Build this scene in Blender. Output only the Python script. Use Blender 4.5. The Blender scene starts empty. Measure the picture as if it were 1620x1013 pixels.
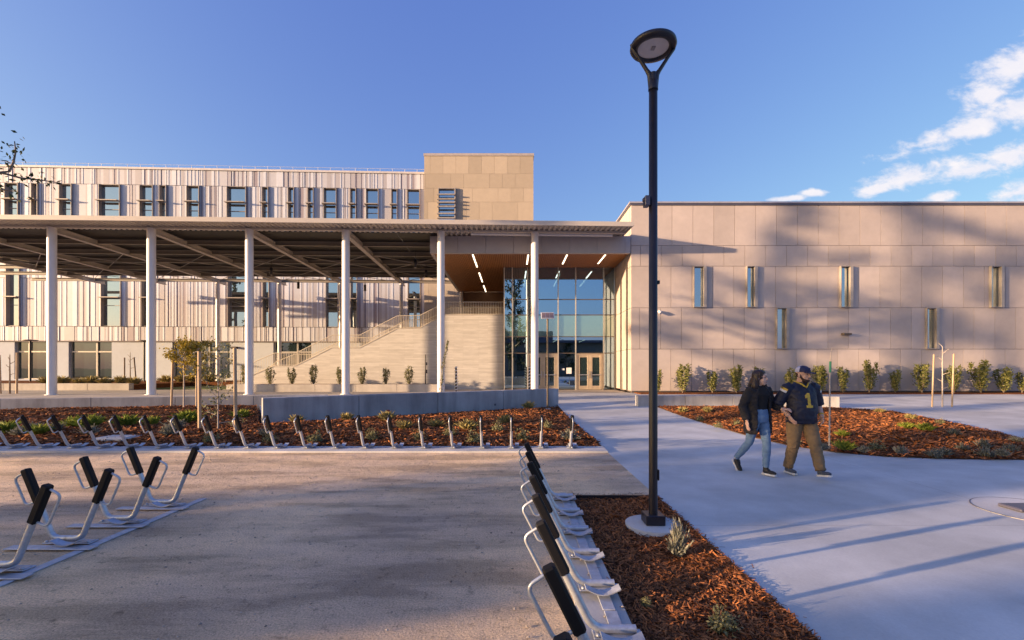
import bpy, bmesh, math, random
from mathutils import Vector, Matrix, Quaternion
R = math.radians
scene = bpy.context.scene
col = scene.collection
rnd = random.Random(11)

# ------------------------------------------------------------------ camera, sky, sun, exposure
F = 720.0; CX = 811.0; HZ = 582.0; CAMZ = 1.72          # focal length and principal ray in photo pixels, eye height
cam = bpy.data.cameras.new('camera'); camo = bpy.data.objects.new('camera', cam); col.objects.link(camo)
camo.location = (0, 0, CAMZ); camo.rotation_euler = (R(90), 0, 0)
cam.sensor_width = 36.0; cam.lens = 36.0 * F / 1620.0
cam.shift_x = -(CX - 810.0) / 1620.0; cam.shift_y = (HZ - 506.5) / 1620.0
cam.clip_end = 3000; cam.clip_start = 0.05
scene.camera = camo
SUN_EL = R(7.4); SUN_AZ = math.atan2(3.08, 1.0)            # sun stands low, left of and behind the camera
sun_dir = Vector((-math.sin(SUN_AZ) * math.cos(SUN_EL), -math.cos(SUN_AZ) * math.cos(SUN_EL), math.sin(SUN_EL)))
sl = bpy.data.lights.new('sun', 'SUN'); sl.energy = 4.1; sl.angle = R(0.6); sl.color = (1.0, 0.67, 0.39)
so = bpy.data.objects.new('sun', sl); col.objects.link(so)
so.rotation_euler = sun_dir.to_track_quat('Z', 'Y').to_euler()
so.location = (-40, -30, 30)
scene.view_settings.view_transform = 'Standard'; scene.view_settings.look = 'None'
scene.view_settings.gamma = 1.0; scene.view_settings.exposure = 1.64
world = bpy.data.worlds.new('World'); scene.world = world; world.use_nodes = True
def build_world():
    nt = world.node_tree; N = nt.nodes; L = nt.links; N.clear()
    out = N.new('ShaderNodeOutputWorld')
    sky = N.new('ShaderNodeTexSky'); sky.sky_type = 'NISHITA'; sky.sun_disc = False
    sky.sun_elevation = SUN_EL
    sky.sun_rotation = math.atan2(sun_dir.x, sun_dir.y)
    sky.altitude = 50; sky.air_density = 1.0; sky.dust_density = 2.0; sky.ozone_density = 4.0
    sp = N.new('ShaderNodeSeparateColor'); L.new(sky.outputs[0], sp.inputs[0]); cc = N.new('ShaderNodeCombineColor')
    for i, (g, k) in enumerate(SKY_GRADE):                 # per channel contrast and gain of the sky
        p = N.new('ShaderNodeMath'); p.operation = 'POWER'; L.new(sp.outputs[i], p.inputs[0]); p.inputs[1].default_value = g
        q = N.new('ShaderNodeMath'); q.operation = 'MULTIPLY'; L.new(p.outputs[0], q.inputs[0]); q.inputs[1].default_value = k; L.new(q.outputs[0], cc.inputs[i])
    bg = N.new('ShaderNodeBackground'); bg.inputs[1].default_value = SKY_STRENGTH
    L.new(cc.outputs[0], bg.inputs[0])
    # clouds: soft streaks in the sky over the right-hand building, laid out by direction
    tc = N.new('ShaderNodeTexCoord'); sep = N.new('ShaderNodeSeparateXYZ'); L.new(tc.outputs['Generated'], sep.inputs[0])
    def M(op, a, b=None, c=None):
        n = N.new('ShaderNodeMath'); n.operation = op
        for i, v in enumerate((a, b, c)):
            if v is None: continue
            if isinstance(v, (int, float)): n.inputs[i].default_value = v
            else: L.new(v, n.inputs[i])
        return n.outputs[0]
    dy = M('MAXIMUM', sep.outputs[1], 0.05)
    u = M('DIVIDE', sep.outputs[0], dy); v = M('DIVIDE', sep.outputs[2], dy)
    cmb = N.new('ShaderNodeCombineXYZ'); L.new(u, cmb.inputs[0]); L.new(v, cmb.inputs[1])
    def noise(scale, det, rough, rot, sc):
        mp = N.new('ShaderNodeMapping'); mp.inputs['Rotation'].default_value = (0, 0, rot); mp.inputs['Scale'].default_value = sc
        L.new(cmb.outputs[0], mp.inputs[0])
        n = N.new('ShaderNodeTexNoise'); n.inputs['Scale'].default_value = scale; n.inputs['Detail'].default_value = det
        n.inputs['Roughness'].default_value = rough; n.inputs['Distortion'].default_value = 0.25
        L.new(mp.outputs[0], n.inputs['Vector']); return n.outputs['Fac']
    n1 = noise(17, 7, 0.62, R(-20), (0.8, 1.5, 1)); n2 = noise(60, 4, 0.6, R(-20), (0.8, 1.3, 1))
    best = None
    # centre u, v, half length, half height, tilt (deg)
    for (pu, pv, a, b, t) in CLOUDS:
        mp = N.new('ShaderNodeMapping'); mp.vector_type = 'TEXTURE'
        mp.inputs['Location'].default_value = (pu, pv, 0); mp.inputs['Rotation'].default_value = (0, 0, R(t)); mp.inputs['Scale'].default_value = (a, b, 1)
        L.new(cmb.outputs[0], mp.inputs[0])
        ln = N.new('ShaderNodeVectorMath'); ln.operation = 'LENGTH'; L.new(mp.outputs[0], ln.inputs[0])
        m = M('SUBTRACT', 1.0, ln.outputs['Value'])
        best = m if best is None else M('MAXIMUM', best, m)
    best = M('MAXIMUM', best, -2.0)
    k = M('ADD', best, M('MULTIPLY', M('SUBTRACT', n1, 0.5), 3.0))
    k = M('ADD', k, M('MULTIPLY', M('SUBTRACT', n2, 0.5), 0.7))
    mr = N.new('ShaderNodeMapRange'); mr.interpolation_type = 'SMOOTHSTEP'
    L.new(k, mr.inputs[0]); mr.inputs[1].default_value = -0.40; mr.inputs[2].default_value = 0.75
    mask = M('MULTIPLY', mr.outputs[0], M('GREATER_THAN', sep.outputs[1], 0.1))
    cr = N.new('ShaderNodeMix'); cr.data_type = 'RGBA'; L.new(n1, cr.inputs[0])
    cr.inputs[6].default_value = (0.34, 0.35, 0.42, 1); cr.inputs[7].default_value = (0.50, 0.46, 0.44, 1)
    cb = N.new('ShaderNodeBackground'); L.new(cr.outputs[2], cb.inputs[0]); cb.inputs[1].default_value = CLOUD_STRENGTH
    mx = N.new('ShaderNodeMixShader'); L.new(M('MULTIPLY', mask, 0.92), mx.inputs[0]); L.new(bg.outputs[0], mx.inputs[1]); L.new(cb.outputs[0], mx.inputs[2])
    L.new(mx.outputs[0], out.inputs[0])
def uv_(px, py): return ((px - CX) / F, (HZ - py) / F)
CLOUDS = []
for (px, py, a, b, t) in [(1535, 204, 110, 17, 18), (1605, 172, 80, 24, 18), (1595, 108, 70, 27, 26), (1560, 150, 42, 20, 22),
                          (1440, 276, 72, 18, 12), (1385, 300, 36, 11, 20), (1545, 268, 80, 14, 12), (1605, 246, 66, 18, 22), (1250, 314, 26, 5, 4),
                          (1488, 311, 24, 7, 10), (1615, 303, 46, 16, 25), (1290, 306, 22, 5, 0)]:
    CLOUDS.append((*uv_(px, py), a / F, b / F, t))
SKY_STRENGTH = 0.13; SKY_GRADE = ((0.95, 1.28), (0.94, 0.95), (0.44, 1.38)); CLOUD_STRENGTH = 0.72
build_world()
scene.cycles.max_bounces = 8; scene.cycles.transparent_max_bounces = 12; scene.cycles.caustics_reflective = False; scene.cycles.caustics_refractive = False
scene.cycles.sample_clamp_indirect = 4.0
scene.cycles.use_denoising = True

# ------------------------------------------------------------------ helpers
def X_at(px, d): return (px - CX) / F * d
def Z_at(py, d): return CAMZ + (HZ - py) / F * d
def G(px, py, z=0.0):
    d = (CAMZ - z) * F / (py - HZ); return Vector((X_at(px, d), d, z))
def hgt(y):
    t = min(1, max(0, (y - 14.0) / 11.0)); return 0.24 * t * t * (3 - 2 * t)

class MB:
    """collects shapes that become ONE mesh object"""
    def __init__(s): s.v = []; s.f = []; s.m = []; s.sm = []
    def add(s, vs, fs, mi=0, smooth=False):
        b = len(s.v); s.v.extend([tuple(v) for v in vs])
        for f in fs: s.f.append([b + i for i in f]); s.m.append(mi); s.sm.append(smooth)
    def box(s, x0, x1, y0, y1, z0, z1, mi=0, mat=None):
        vs = [Vector((x, y, z)) for z in (z0, z1) for y in (y0, y1) for x in (x0, x1)]
        if mat is not None: vs = [mat @ v for v in vs]
        s.add(vs, [(0, 2, 3, 1), (4, 5, 7, 6), (0, 1, 5, 4), (2, 6, 7, 3), (0, 4, 6, 2), (1, 3, 7, 5)], mi)
    def bbox(s, x0, x1, y0, y1, z0, z1, b=0.01, mi=0, mat=None):
        """box with chamfered edges"""
        bm = bmesh.new(); bmesh.ops.create_cube(bm, size=1.0)
        for v in bm.verts: v.co = Vector((x0 + (v.co.x + .5) * (x1 - x0), y0 + (v.co.y + .5) * (y1 - y0), z0 + (v.co.z + .5) * (z1 - z0)))
        bmesh.ops.bevel(bm, geom=list(bm.edges), offset=b, segments=1, profile=0.5, affect='EDGES')
        s.bm(bm, mi, mat)
    def bm(s, bm, mi=0, mat=None, smooth=False):
        bm.verts.index_update()
        s.add([(mat @ v.co) if mat is not None else v.co.copy() for v in bm.verts], [[v.index for v in f.verts] for f in bm.faces], mi, smooth); bm.free()
    def tube(s, pts, r, n=8, mi=0, caps=True, smooth=True):
        pts = [Vector(p) for p in pts]; k = len(pts)
        rs = [r] * k if isinstance(r, (int, float)) else list(r)
        prev = None; rings = []
        for i in range(k):
            t = (pts[min(i + 1, k - 1)] - pts[max(i - 1, 0)])
            if t.length < 1e-9: t = Vector((0, 0, 1))
            t.normalize()
            if prev is None:
                a = Vector((0, 0, 1)) if abs(t.z) < .9 else Vector((1, 0, 0)); a = t.cross(a).normalized()
            else:
                a = prev - t * prev.dot(t)
                a = a.normalized() if a.length > 1e-6 else t.orthogonal().normalized()
            prev = a; b = t.cross(a)
            rings.append([pts[i] + (a * math.cos(2 * math.pi * j / n) + b * math.sin(2 * math.pi * j / n)) * rs[i] for j in range(n)])
        vs = [p for rg in rings for p in rg]
        fs = [(i * n + j, i * n + (j + 1) % n, (i + 1) * n + (j + 1) % n, (i + 1) * n + j) for i in range(k - 1) for j in range(n)]
        s.add(vs, fs, mi, smooth)
        if caps:
            s.add(rings[0], [tuple(reversed(range(n)))], mi); s.add(rings[-1], [tuple(range(n))], mi)
    def prism(s, poly, z0, z1, mi=0, mat=None):
        """poly: list of (x, y); extruded in z"""
        n = len(poly); ar = sum(poly[i][0] * poly[(i + 1) % n][1] - poly[(i + 1) % n][0] * poly[i][1] for i in range(n))
        if ar < 0: poly = list(reversed(poly))
        vs = [Vector((p[0], p[1], z)) for z in (z0, z1) for p in poly]
        if mat is not None: vs = [mat @ v for v in vs]
        s.add(vs, [tuple(reversed(range(n))), tuple(range(n, 2 * n))] + [(i, (i + 1) % n, n + (i + 1) % n, n + i) for i in range(n)], mi)
    def lathe(s, prof, n=24, mi=0, mat=None, smooth=True):
        vs = []; fs = []
        for (r, z) in prof:
            for j in range(n):
                a = 2 * math.pi * j / n; vs.append(Vector((r * math.cos(a), r * math.sin(a), z)))
        if mat is not None: vs = [mat @ v for v in vs]
        k = len(prof)
        for i in range(k - 1):
            for j in range(n): fs.append((i * n + j, i * n + (j + 1) % n, (i + 1) * n + (j + 1) % n, (i + 1) * n + j))
        s.add(vs, fs, mi, smooth)
    def quad(s, a, b, c, d, mi=0): s.add([a, b, c, d], [(0, 1, 2, 3)], mi)
    def build(s, name, mats, parent=None, loc=None):
        me = bpy.data.meshes.new(name); me.from_pydata(s.v, [], s.f); me.update()
        if not isinstance(mats, (list, tuple)): mats = [mats]
        for m in mats: me.materials.append(m)
        me.polygons.foreach_set('material_index', s.m); me.polygons.foreach_set('use_smooth', s.sm)
        o = bpy.data.objects.new(name, me); col.objects.link(o)
        if parent is not None: o.parent = parent
        if loc is not None: o.location = loc
        return o
labels_seen = {}
def tag(o, label=None, cat=None, group=None, kind=None):
    if label:
        n = len(label.split()); assert 4 <= n <= 16, (n, label)
        if label in labels_seen: print('DUPLICATE LABEL', label)
        labels_seen[label] = 1; o['label'] = label
    if cat: o['category'] = cat
    if group: o['group'] = group
    if kind: o['kind'] = kind
    return o
def thing(name, label, cat, loc=(0, 0, 0), rz=0.0, group=None):
    o = bpy.data.objects.new(name, None); col.objects.link(o); o.location = loc; o.rotation_euler = (0, 0, rz); o.empty_display_size = 0.2
    return tag(o, label, cat, group)
def copy_tree(o, parent=None):
    c = o.copy(); col.objects.link(c)
    if parent is not None: c.parent = parent
    for ch in [x for x in o.children]: copy_tree(ch, c)
    return c
ORD = ['first', 'second', 'third', 'fourth', 'fifth', 'sixth', 'seventh', 'eighth', 'ninth', 'tenth', 'eleventh', 'twelfth', 'thirteenth', 'fourteenth', 'fifteenth',
       'sixteenth', 'seventeenth', 'eighteenth', 'nineteenth', 'twentieth', 'twenty-first', 'twenty-second', 'twenty-third', 'twenty-fourth']

# ------------------------------------------------------------------ materials
def nodes_of(name):
    m = bpy.data.materials.new(name); m.use_nodes = True
    nt = m.node_tree; return m, nt, nt.nodes, nt.links, nt.nodes['Principled BSDF']
def mixc(N, L, fac, a, b, blend='MIX'):
    n = N.new('ShaderNodeMix'); n.data_type = 'RGBA'; n.blend_type = blend
    for i, v in ((0, fac), (6, a), (7, b)):
        if isinstance(v, (int, float)): n.inputs[i].default_value = v
        elif isinstance(v, (tuple, list)): n.inputs[i].default_value = (*v[:3], 1)
        else: L.new(v, n.inputs[i])
    return n.outputs[2]
def pos_noise(N, L, scale, detail=4, rough=.6, stretch=None, obj=False):
    if obj: src = N.new('ShaderNodeTexCoord').outputs['Object']
    else: src = N.new('ShaderNodeNewGeometry').outputs['Position']
    if stretch:
        mp = N.new('ShaderNodeMapping'); mp.inputs['Scale'].default_value = stretch; L.new(src, mp.inputs[0]); src = mp.outputs[0]
    n = N.new('ShaderNodeTexNoise'); n.inputs['Scale'].default_value = scale; n.inputs['Detail'].default_value = detail; n.inputs['Roughness'].default_value = rough
    L.new(src, n.inputs['Vector']); return n.outputs['Fac']
def ramp(N, L, fac, stops):
    r = N.new('ShaderNodeValToRGB'); e = r.color_ramp.elements
    while len(e) < len(stops): e.new(0.5)
    for i, (p, c) in enumerate(stops):
        e[i].position = p; e[i].color = (*c[:3], 1) if isinstance(c, (tuple, list)) else (c, c, c, 1)
    L.new(fac, r.inputs[0]); return r.outputs[0]
def bump(N, L, bsdf, h, strength, dist):
    b = N.new('ShaderNodeBump'); b.inputs['Strength'].default_value = strength; b.inputs['Distance'].default_value = dist
    L.new(h, b.inputs['Height']); L.new(b.outputs[0], bsdf.inputs['Normal'])
def mat(name, c, rough=.6, metal=0.0, var=0.12, scale=3.0, bmp=0.0, bscale=60, island=0.0, spec=0.5, stretch=None, var2=0.0, scale2=.4):
    m, nt, N, L, b = nodes_of(name)
    dark = tuple(x * (1 - var) for x in c); lite = tuple(min(1, x * (1 + var)) for x in c)
    f = pos_noise(N, L, scale, 5, .62, stretch); f = ramp(N, L, f, [(.3, 0.0), (.7, 1.0)])
    out = mixc(N, L, f, dark, lite)
    if var2:
        g = ramp(N, L, pos_noise(N, L, scale2, 3, .55), [(.35, 1 - var2), (.65, 1 + var2 * .4)])
        out = mixc(N, L, 1.0, out, g, 'MULTIPLY')
    if island:
        ge = N.new('ShaderNodeNewGeometry'); g = ramp(N, L, ge.outputs['Random Per Island'], [(0, 1 - island), (1, 1 + island * .3)])
        out = mixc(N, L, 1.0, out, g, 'MULTIPLY')
    L.new(out, b.inputs['Base Color']); b.inputs['Roughness'].default_value = rough; b.inputs['Metallic'].default_value = metal
    b.inputs['Specular IOR Level'].default_value = spec
    if bmp: bump(N, L, b, pos_noise(N, L, bscale, 5, .65), bmp, .01)
    return m
def concrete(name, c, joint=None, jo=(0, 0), streak=0.0):
    """cast concrete; joint = (width, length) of saw-cut bays in metres"""
    m, nt, N, L, b = nodes_of(name)
    f = ramp(N, L, pos_noise(N, L, 1.1, 6, .65), [(.36, tuple(x * .86 for x in c)), (.64, tuple(x * 1.08 for x in c))])
    g = ramp(N, L, pos_noise(N, L, .28, 3, .5), [(.40, .88), (.60, 1.05)])
    o = mixc(N, L, 1.0, f, g, 'MULTIPLY')
    g2 = ramp(N, L, pos_noise(N, L, 45, 4, .7), [(.3, .93), (.7, 1.05)])
    o = mixc(N, L, 1.0, o, g2, 'MULTIPLY')
    sp = ramp(N, L, pos_noise(N, L, 7, 8, .8), [(.66, 1.0), (.78, .72)])
    o = mixc(N, L, 1.0, o, sp, 'MULTIPLY')
    if streak:
        s = ramp(N, L, pos_noise(N, L, 3.0, 4, .6, (1, 1, .12)), [(.4, 1.0), (.68, 1 - streak)])
        o = mixc(N, L, 1.0, o, s, 'MULTIPLY')
    if joint:
        ge = N.new('ShaderNodeNewGeometry'); mp = N.new('ShaderNodeMapping'); mp.inputs['Location'].default_value = (jo[0], jo[1], 0); L.new(ge.outputs['Position'], mp.inputs[0])
        br = N.new('ShaderNodeTexBrick'); br.offset = 0.0; br.inputs['Scale'].default_value = 1.0
        br.inputs['Brick Width'].default_value = joint[0]; br.inputs['Row Height'].default_value = joint[1]; br.inputs['Mortar Size'].default_value = .006; br.inputs['Mortar Smooth'].default_value = .3
        br.inputs['Color1'].default_value = (1, 1, 1, 1); br.inputs['Color2'].default_value = (.93, .93, .93, 1); br.inputs['Mortar'].default_value = (.66, .65, .64, 1)
        L.new(mp.outputs[0], br.inputs['Vector'])
        o = mixc(N, L, 1.0, o, br.outputs['Color'], 'MULTIPLY')
    L.new(o, b.inputs['Base Color']); b.inputs['Roughness'].default_value = .82; b.inputs['Specular IOR Level'].default_value = .3
    bump(N, L, b, pos_noise(N, L, 30, 6, .7), .25, .008)
    return m
def glassy(name, tint=(.8, .9, .95), refl=.5, base=(.02, .03, .035), rough=.01):
    """coated reflective pane in front of a dark room"""
    m, nt, N, L, b = nodes_of(name)
    b.inputs['Base Color'].default_value = (*base, 1); b.inputs['Roughness'].default_value = .15
    gl = N.new('ShaderNodeBsdfGlossy'); gl.inputs['Color'].default_value = (*tint, 1); gl.inputs['Roughness'].default_value = rough
    mx = N.new('ShaderNodeMixShader'); lw = N.new('ShaderNodeLayerWeight'); lw.inputs[0].default_value = .35
    mr = N.new('ShaderNodeMapRange'); L.new(lw.outputs['Fresnel'], mr.inputs[0]); mr.inputs[3].default_value = refl; mr.inputs[4].default_value = .95
    L.new(mr.outputs[0], mx.inputs[0]); L.new(b.outputs[0], mx.inputs[1]); L.new(gl.outputs[0], mx.inputs[2])
    wv = pos_noise(N, L, .9, 2, .5); bp = N.new('ShaderNodeBump'); bp.inputs['Strength'].default_value = .02; bp.inputs['Distance'].default_value = .05
    L.new(wv, bp.inputs['Height']); L.new(bp.outputs[0], gl.inputs['Normal'])
    L.new(mx.outputs[0], N['Material Output'].inputs[0]); return m
def clear_glass(name, tint=(.75, .9, .9), refl=.4, gt=(.8, .9, 1)):
    m, nt, N, L, b = nodes_of(name)
    N.remove(b)
    tr = N.new('ShaderNodeBsdfTransparent'); tr.inputs[0].default_value = (*tint, 1)
    gl = N.new('ShaderNodeBsdfGlossy'); gl.inputs['Color'].default_value = (*gt, 1); gl.inputs['Roughness'].default_value = .0
    mx = N.new('ShaderNodeMixShader'); lw = N.new('ShaderNodeLayerWeight'); lw.inputs[0].default_value = .35
    mr = N.new('ShaderNodeMapRange'); L.new(lw.outputs['Fresnel'], mr.inputs[0]); mr.inputs[3].default_value = refl; mr.inputs[4].default_value = .95
    L.new(mr.outputs[0], mx.inputs[0]); L.new(tr.outputs[0], mx.inputs[1]); L.new(gl.outputs[0], mx.inputs[2])
    L.new(mx.outputs[0], N['Material Output'].inputs[0]); return m
def leafmat(name, a, b_, trans=.3, rough=.55):
    m, nt, N, L, b = nodes_of(name)
    ge = N.new('ShaderNodeNewGeometry')
    o = ramp(N, L, ge.outputs['Random Per Island'], [(0, a), (1, b_)])
    L.new(o, b.inputs['Base Color']); b.inputs['Roughness'].default_value = rough; b.inputs['Specular IOR Level'].default_value = .3
    t = N.new('ShaderNodeBsdfTranslucent'); L.new(o, t.inputs[0])
    mx = N.new('ShaderNodeMixShader'); mx.inputs[0].default_value = trans; L.new(b.outputs[0], mx.inputs[1]); L.new(t.outputs[0], mx.inputs[2])
    L.new(mx.outputs[0], N['Material Output'].inputs[0]); return m
def emis(name, c, s):
    m, nt, N, L, b = nodes_of(name)
    b.inputs['Base Color'].default_value = (.8, .8, .8, 1); b.inputs['Emission Color'].default_value = (*c, 1); b.inputs['Emission Strength'].default_value = s
    return m
def stone_mat():
    m, nt, N, L, b = nodes_of('stacked_stone')
    ge = N.new('ShaderNodeNewGeometry'); sp = N.new('ShaderNodeSeparateXYZ'); L.new(ge.outputs['Position'], sp.inputs[0])
    cb = N.new('ShaderNodeCombineXYZ'); L.new(sp.outputs[0], cb.inputs[0]); L.new(sp.outputs[2], cb.inputs[1])
    br = N.new('ShaderNodeTexBrick'); br.offset = .37; br.inputs['Scale'].default_value = 1; br.inputs['Brick Width'].default_value = 1.7; br.inputs['Row Height'].default_value = .115
    br.inputs['Mortar Size'].default_value = .004; br.inputs['Color1'].default_value = (.58, .555, .52, 1); br.inputs['Color2'].default_value = (.50, .475, .44, 1); br.inputs['Mortar'].default_value = (.38, .35, .315, 1)
    L.new(cb.outputs[0], br.inputs['Vector'])
    g = ramp(N, L, pos_noise(N, L, 2.0, 6, .7, (.5, 1, 4)), [(.3, .82), (.7, 1.1)])
    o = mixc(N, L, 1.0, br.outputs['Color'], g, 'MULTIPLY'); L.new(o, b.inputs['Base Color']); b.inputs['Roughness'].default_value = .85
    bump(N, L, b, br.outputs['Fac'], -.35, .01); return m
def gravel_mat():
    m, nt, N, L, b = nodes_of('decomposed_granite')
    f = ramp(N, L, pos_noise(N, L, .55, 6, .68), [(.3, (.60, .465, .325)), (.55, (.76, .595, .42)), (.75, (.82, .665, .49))])
    g = ramp(N, L, pos_noise(N, L, 70, 6, .75), [(.36, .62), (.5, 1.0), (.64, 1.28)])
    o = mixc(N, L, 1.0, f, g, 'MULTIPLY')
    bl = ramp(N, L, pos_noise(N, L, .22, 4, .6), [(.42, (.80, .80, .86)), (.58, (1.10, 1.05, .97))]); o = mixc(N, L, 1.0, o, bl, 'MULTIPLY')
    rut = ramp(N, L, pos_noise(N, L, 1.4, 5, .6, (.35, 1.6, 1)), [(.40, .70), (.5, 1.0), (.60, 1.12)])
    o = mixc(N, L, 1.0, o, rut, 'MULTIPLY')
    sp = ramp(N, L, pos_noise(N, L, 7, 8, .82), [(.55, 1.0), (.64, .55)]); o = mixc(N, L, 1.0, o, sp, 'MULTIPLY')
    L.new(o, b.inputs['Base Color']); b.inputs['Roughness'].default_value = .95; b.inputs['Specular IOR Level'].default_value = .2
    a = pos_noise(N, L, 55, 6, .75); c2 = pos_noise(N, L, 5, 5, .7)
    ad = N.new('ShaderNodeMath'); ad.operation = 'MULTIPLY_ADD'; L.new(c2, ad.inputs[0]); ad.inputs[1].default_value = 2.0; L.new(a, ad.inputs[2])
    bump(N, L, b, ad.outputs[0], .8, .035); return m
def soil_mat():
    m, nt, N, L, b = nodes_of('bark_bed')
    f = ramp(N, L, pos_noise(N, L, 16, 6, .75), [(.3, (.03, .013, .008)), (.5, (.15, .058, .024)), (.72, (.32, .13, .05))])
    L.new(f, b.inputs['Base Color']); b.inputs['Roughness'].default_value = .95; b.inputs['Specular IOR Level'].default_value = .1
    bump(N, L, b, pos_noise(N, L, 24, 6, .75), .9, .06); return m
def wood_mat():
    m, nt, N, L, b = nodes_of('wood_slats')
    f = ramp(N, L, pos_noise(N, L, 3, 5, .6, (6, .5, 1)), [(.3, (.26, .10, .03)), (.7, (.40, .175, .06))])
    L.new(f, b.inputs['Base Color']); b.inputs['Roughness'].default_value = .5; return m

MT = {}
MT['path'] = concrete('walkway_concrete', (.55, .565, .575), (9.2, 3.05), (3.2, -1.92))
MT['plaza'] = concrete('plaza_concrete', (.50, .46, .42), (2.4, 2.4))
MT['wallc'] = concrete('cast_wall_concrete', (.41, .41, .43), streak=.28)
MT['seatc'] = concrete('pale_seat_concrete', (.50, .46, .41), streak=.1)
MT['curb'] = concrete('curb_concrete', (.52, .52, .53))
MT['gravel'] = gravel_mat(); MT['soil'] = soil_mat(); MT['stone'] = stone_mat(); MT['wood'] = wood_mat()
MT['chip'] = leafmat('bark_chip', (.028, .011, .008), (.47, .175, .06), .0, .9)
MT['panel'] = mat('fibre_cement_panel', (.475, .41, .385), .75, 0, .05, 2.5, .08, 40, island=.13, var2=.08)
MT['panelside'] = MT['panel']
MT['joint'] = mat('panel_joint', (.10, .085, .085), .9)
MT['tan'] = mat('tan_panel', (.42, .355, .28), .75, 0, .04, 2.5, .06, 40, island=.20)
MT['coping'] = mat('dark_coping', (.10, .10, .14), .45, .3)
MT['clad'] = [mat('seam_white', (.62, .645, .71), .5, .1, .04), mat('seam_beige', (.51, .515, .56), .5, .1, .04), mat('seam_tan', (.43, .415, .44), .5, .1, .04), mat('seam_mauve', (.32, .28, .31), .5, .1, .04), mat('seam_gap', (.20, .18, .23), .6)]
MT['plaster'] = mat('white_plaster', (.51, .55, .60), .8, 0, .04, 2, var2=.05)
MT['bronze'] = mat('bronze_frame', (.14, .11, .085), .4, .5)
MT['tanframe'] = mat('tan_frame', (.40, .33, .25), .45, .2)
MT['fin'] = mat('window_surround', (.36, .325, .30), .5, .2)
MT['glass'] = glassy('window_glass')
MT['glassd'] = glassy('shopfront_glass', (.55, .68, .68), .14, (.018, .032, .032))
MT['entry'] = clear_glass('entry_glass', (.42, .52, .52), .50, (.58, .80, 1.0))
MT['spandrel'] = glassy('green_spandrel', (.70, .86, .84), .45, (.12, .22, .18))
MT['alu'] = mat('pale_mullion', (.52, .48, .42), .35, .4)
MT['white'] = mat('white_paint', (.66, .65, .67), .35, .0, .05, 1.5)
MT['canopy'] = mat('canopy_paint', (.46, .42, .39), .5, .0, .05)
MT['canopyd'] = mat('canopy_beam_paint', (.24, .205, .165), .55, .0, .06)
MT['pv'] = mat('solar_cell', (.008, .008, .010), .55, .0, .2)
MT['rail'] = mat('cream_rail', (.55, .50, .43), .5, .1, .04)
MT['black'] = mat('dark_bronze_paint', (.022, .020, .026), .38, .2, .2)
MT['rubber'] = mat('black_rubber', (.006, .006, .008), .6, spec=.25)
MT['galv'] = mat('galvanised_steel', (.50, .53, .58), .42, .55, .16, 30)
MT['galvd'] = mat('galvanised_flat', (.40, .43, .50), .5, .45, .2, 14)
MT['stake'] = mat('stake_wood', (.44, .32, .205), .8, 0, .15, 8, stretch=(1, 1, .1))
MT['bark'] = mat('grey_bark', (.20, .155, .12), .9, 0, .25, 14, .4, 40)
MT['palebark'] = mat('pale_bark', (.42, .36, .31), .85, 0, .2, 14)
MT['shrub'] = leafmat('shrub_leaf', (.07, .095, .025), (.32, .31, .10), .35)
MT['shrubd'] = leafmat('olive_leaf', (.09, .105, .045), (.32, .30, .16), .3)
MT['yleaf'] = leafmat('yellow_leaf', (.20, .16, .02), (.46, .34, .04), .4)
MT['silver'] = leafmat('silver_leaf', (.12, .125, .10), (.30, .30, .245), .2)
MT['lime'] = leafmat('lime_blade', (.14, .19, .025), (.38, .42, .07), .35)
MT['straw'] = leafmat('straw_blade', (.26, .22, .08), (.50, .42, .18), .3)
MT['tree'] = leafmat('tree_leaf', (.02, .035, .014), (.055, .075, .025), .2)
MT['grass'] = mat('lawn', (.07, .10, .025), .9, 0, .3, 8, .5, 60)
MT['soffit_light'] = emis('soffit_lamp', (1, .86, .62), 1.25)
MT['lamp'] = mat('lamp_lens', (.62, .56, .52), .35)
MT['paper'] = mat('white_paper', (.75, .75, .76), .7, 0, .02)
MT['solar'] = mat('solar_face', (.20, .15, .15), .35, .1, .1)
MT['earth'] = mat('far_ground', (.13, .115, .085), .95, 0, .3, .4)
MT['interior'] = mat('interior_wall', (.20, .17, .14), .8)
MT['red'] = mat('red_paint', (.35, .02, .03), .6)
MT['green'] = mat('green_tape', (.02, .22, .12), .5)
MT['steel'] = mat('brushed_steel', (.55, .55, .55), .35, .8)
MT['strip'] = concrete('dock_strip_concrete', (.43, .43, .44))
# ------------------------------------------------------------------ ground, paths, beds
def sheet(name, poly, z, m, kind='structure', thick=.2):
    mb = MB(); mb.prism(poly, z - thick, z); o = mb.build(name, m); tag(o, kind=kind); return o
def grid_sheet(name, x0, x1, y0, y1, nx, ny, fz, m):
    mb = MB(); vs = [(x0 + (x1 - x0) * i / nx, y0 + (y1 - y0) * j / ny) for j in range(ny + 1) for i in range(nx + 1)]
    mb.add([(x, y, fz(x, y)) for x, y in vs], [(j * (nx + 1) + i, j * (nx + 1) + i + 1, (j + 1) * (nx + 1) + i + 1, (j + 1) * (nx + 1) + i) for j in range(ny) for i in range(nx)], 0, True)
    o = mb.build(name, m); tag(o, kind='structure'); return o
sheet('ground', [(-900, -900), (900, -900), (900, 900), (-900, 900)], -.25, MT['earth'])
sheet('gravel_lot', [(-70, -24), (.45, -24), (.45, 6.14), (1.93, 6.14), (1.93, 9.2), (-70, 9.2)], 0.0, MT['gravel'])
sheet('kerb_strip', [(-32, 9.2), (1.93, 9.2), (1.93, 9.78), (-32, 9.78)], .035, MT['curb'])
sheet('dock_strip', [(.45, -24), (.79, -24), (.79, 6.14), (.45, 6.14)], .02, MT['strip'])
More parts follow.
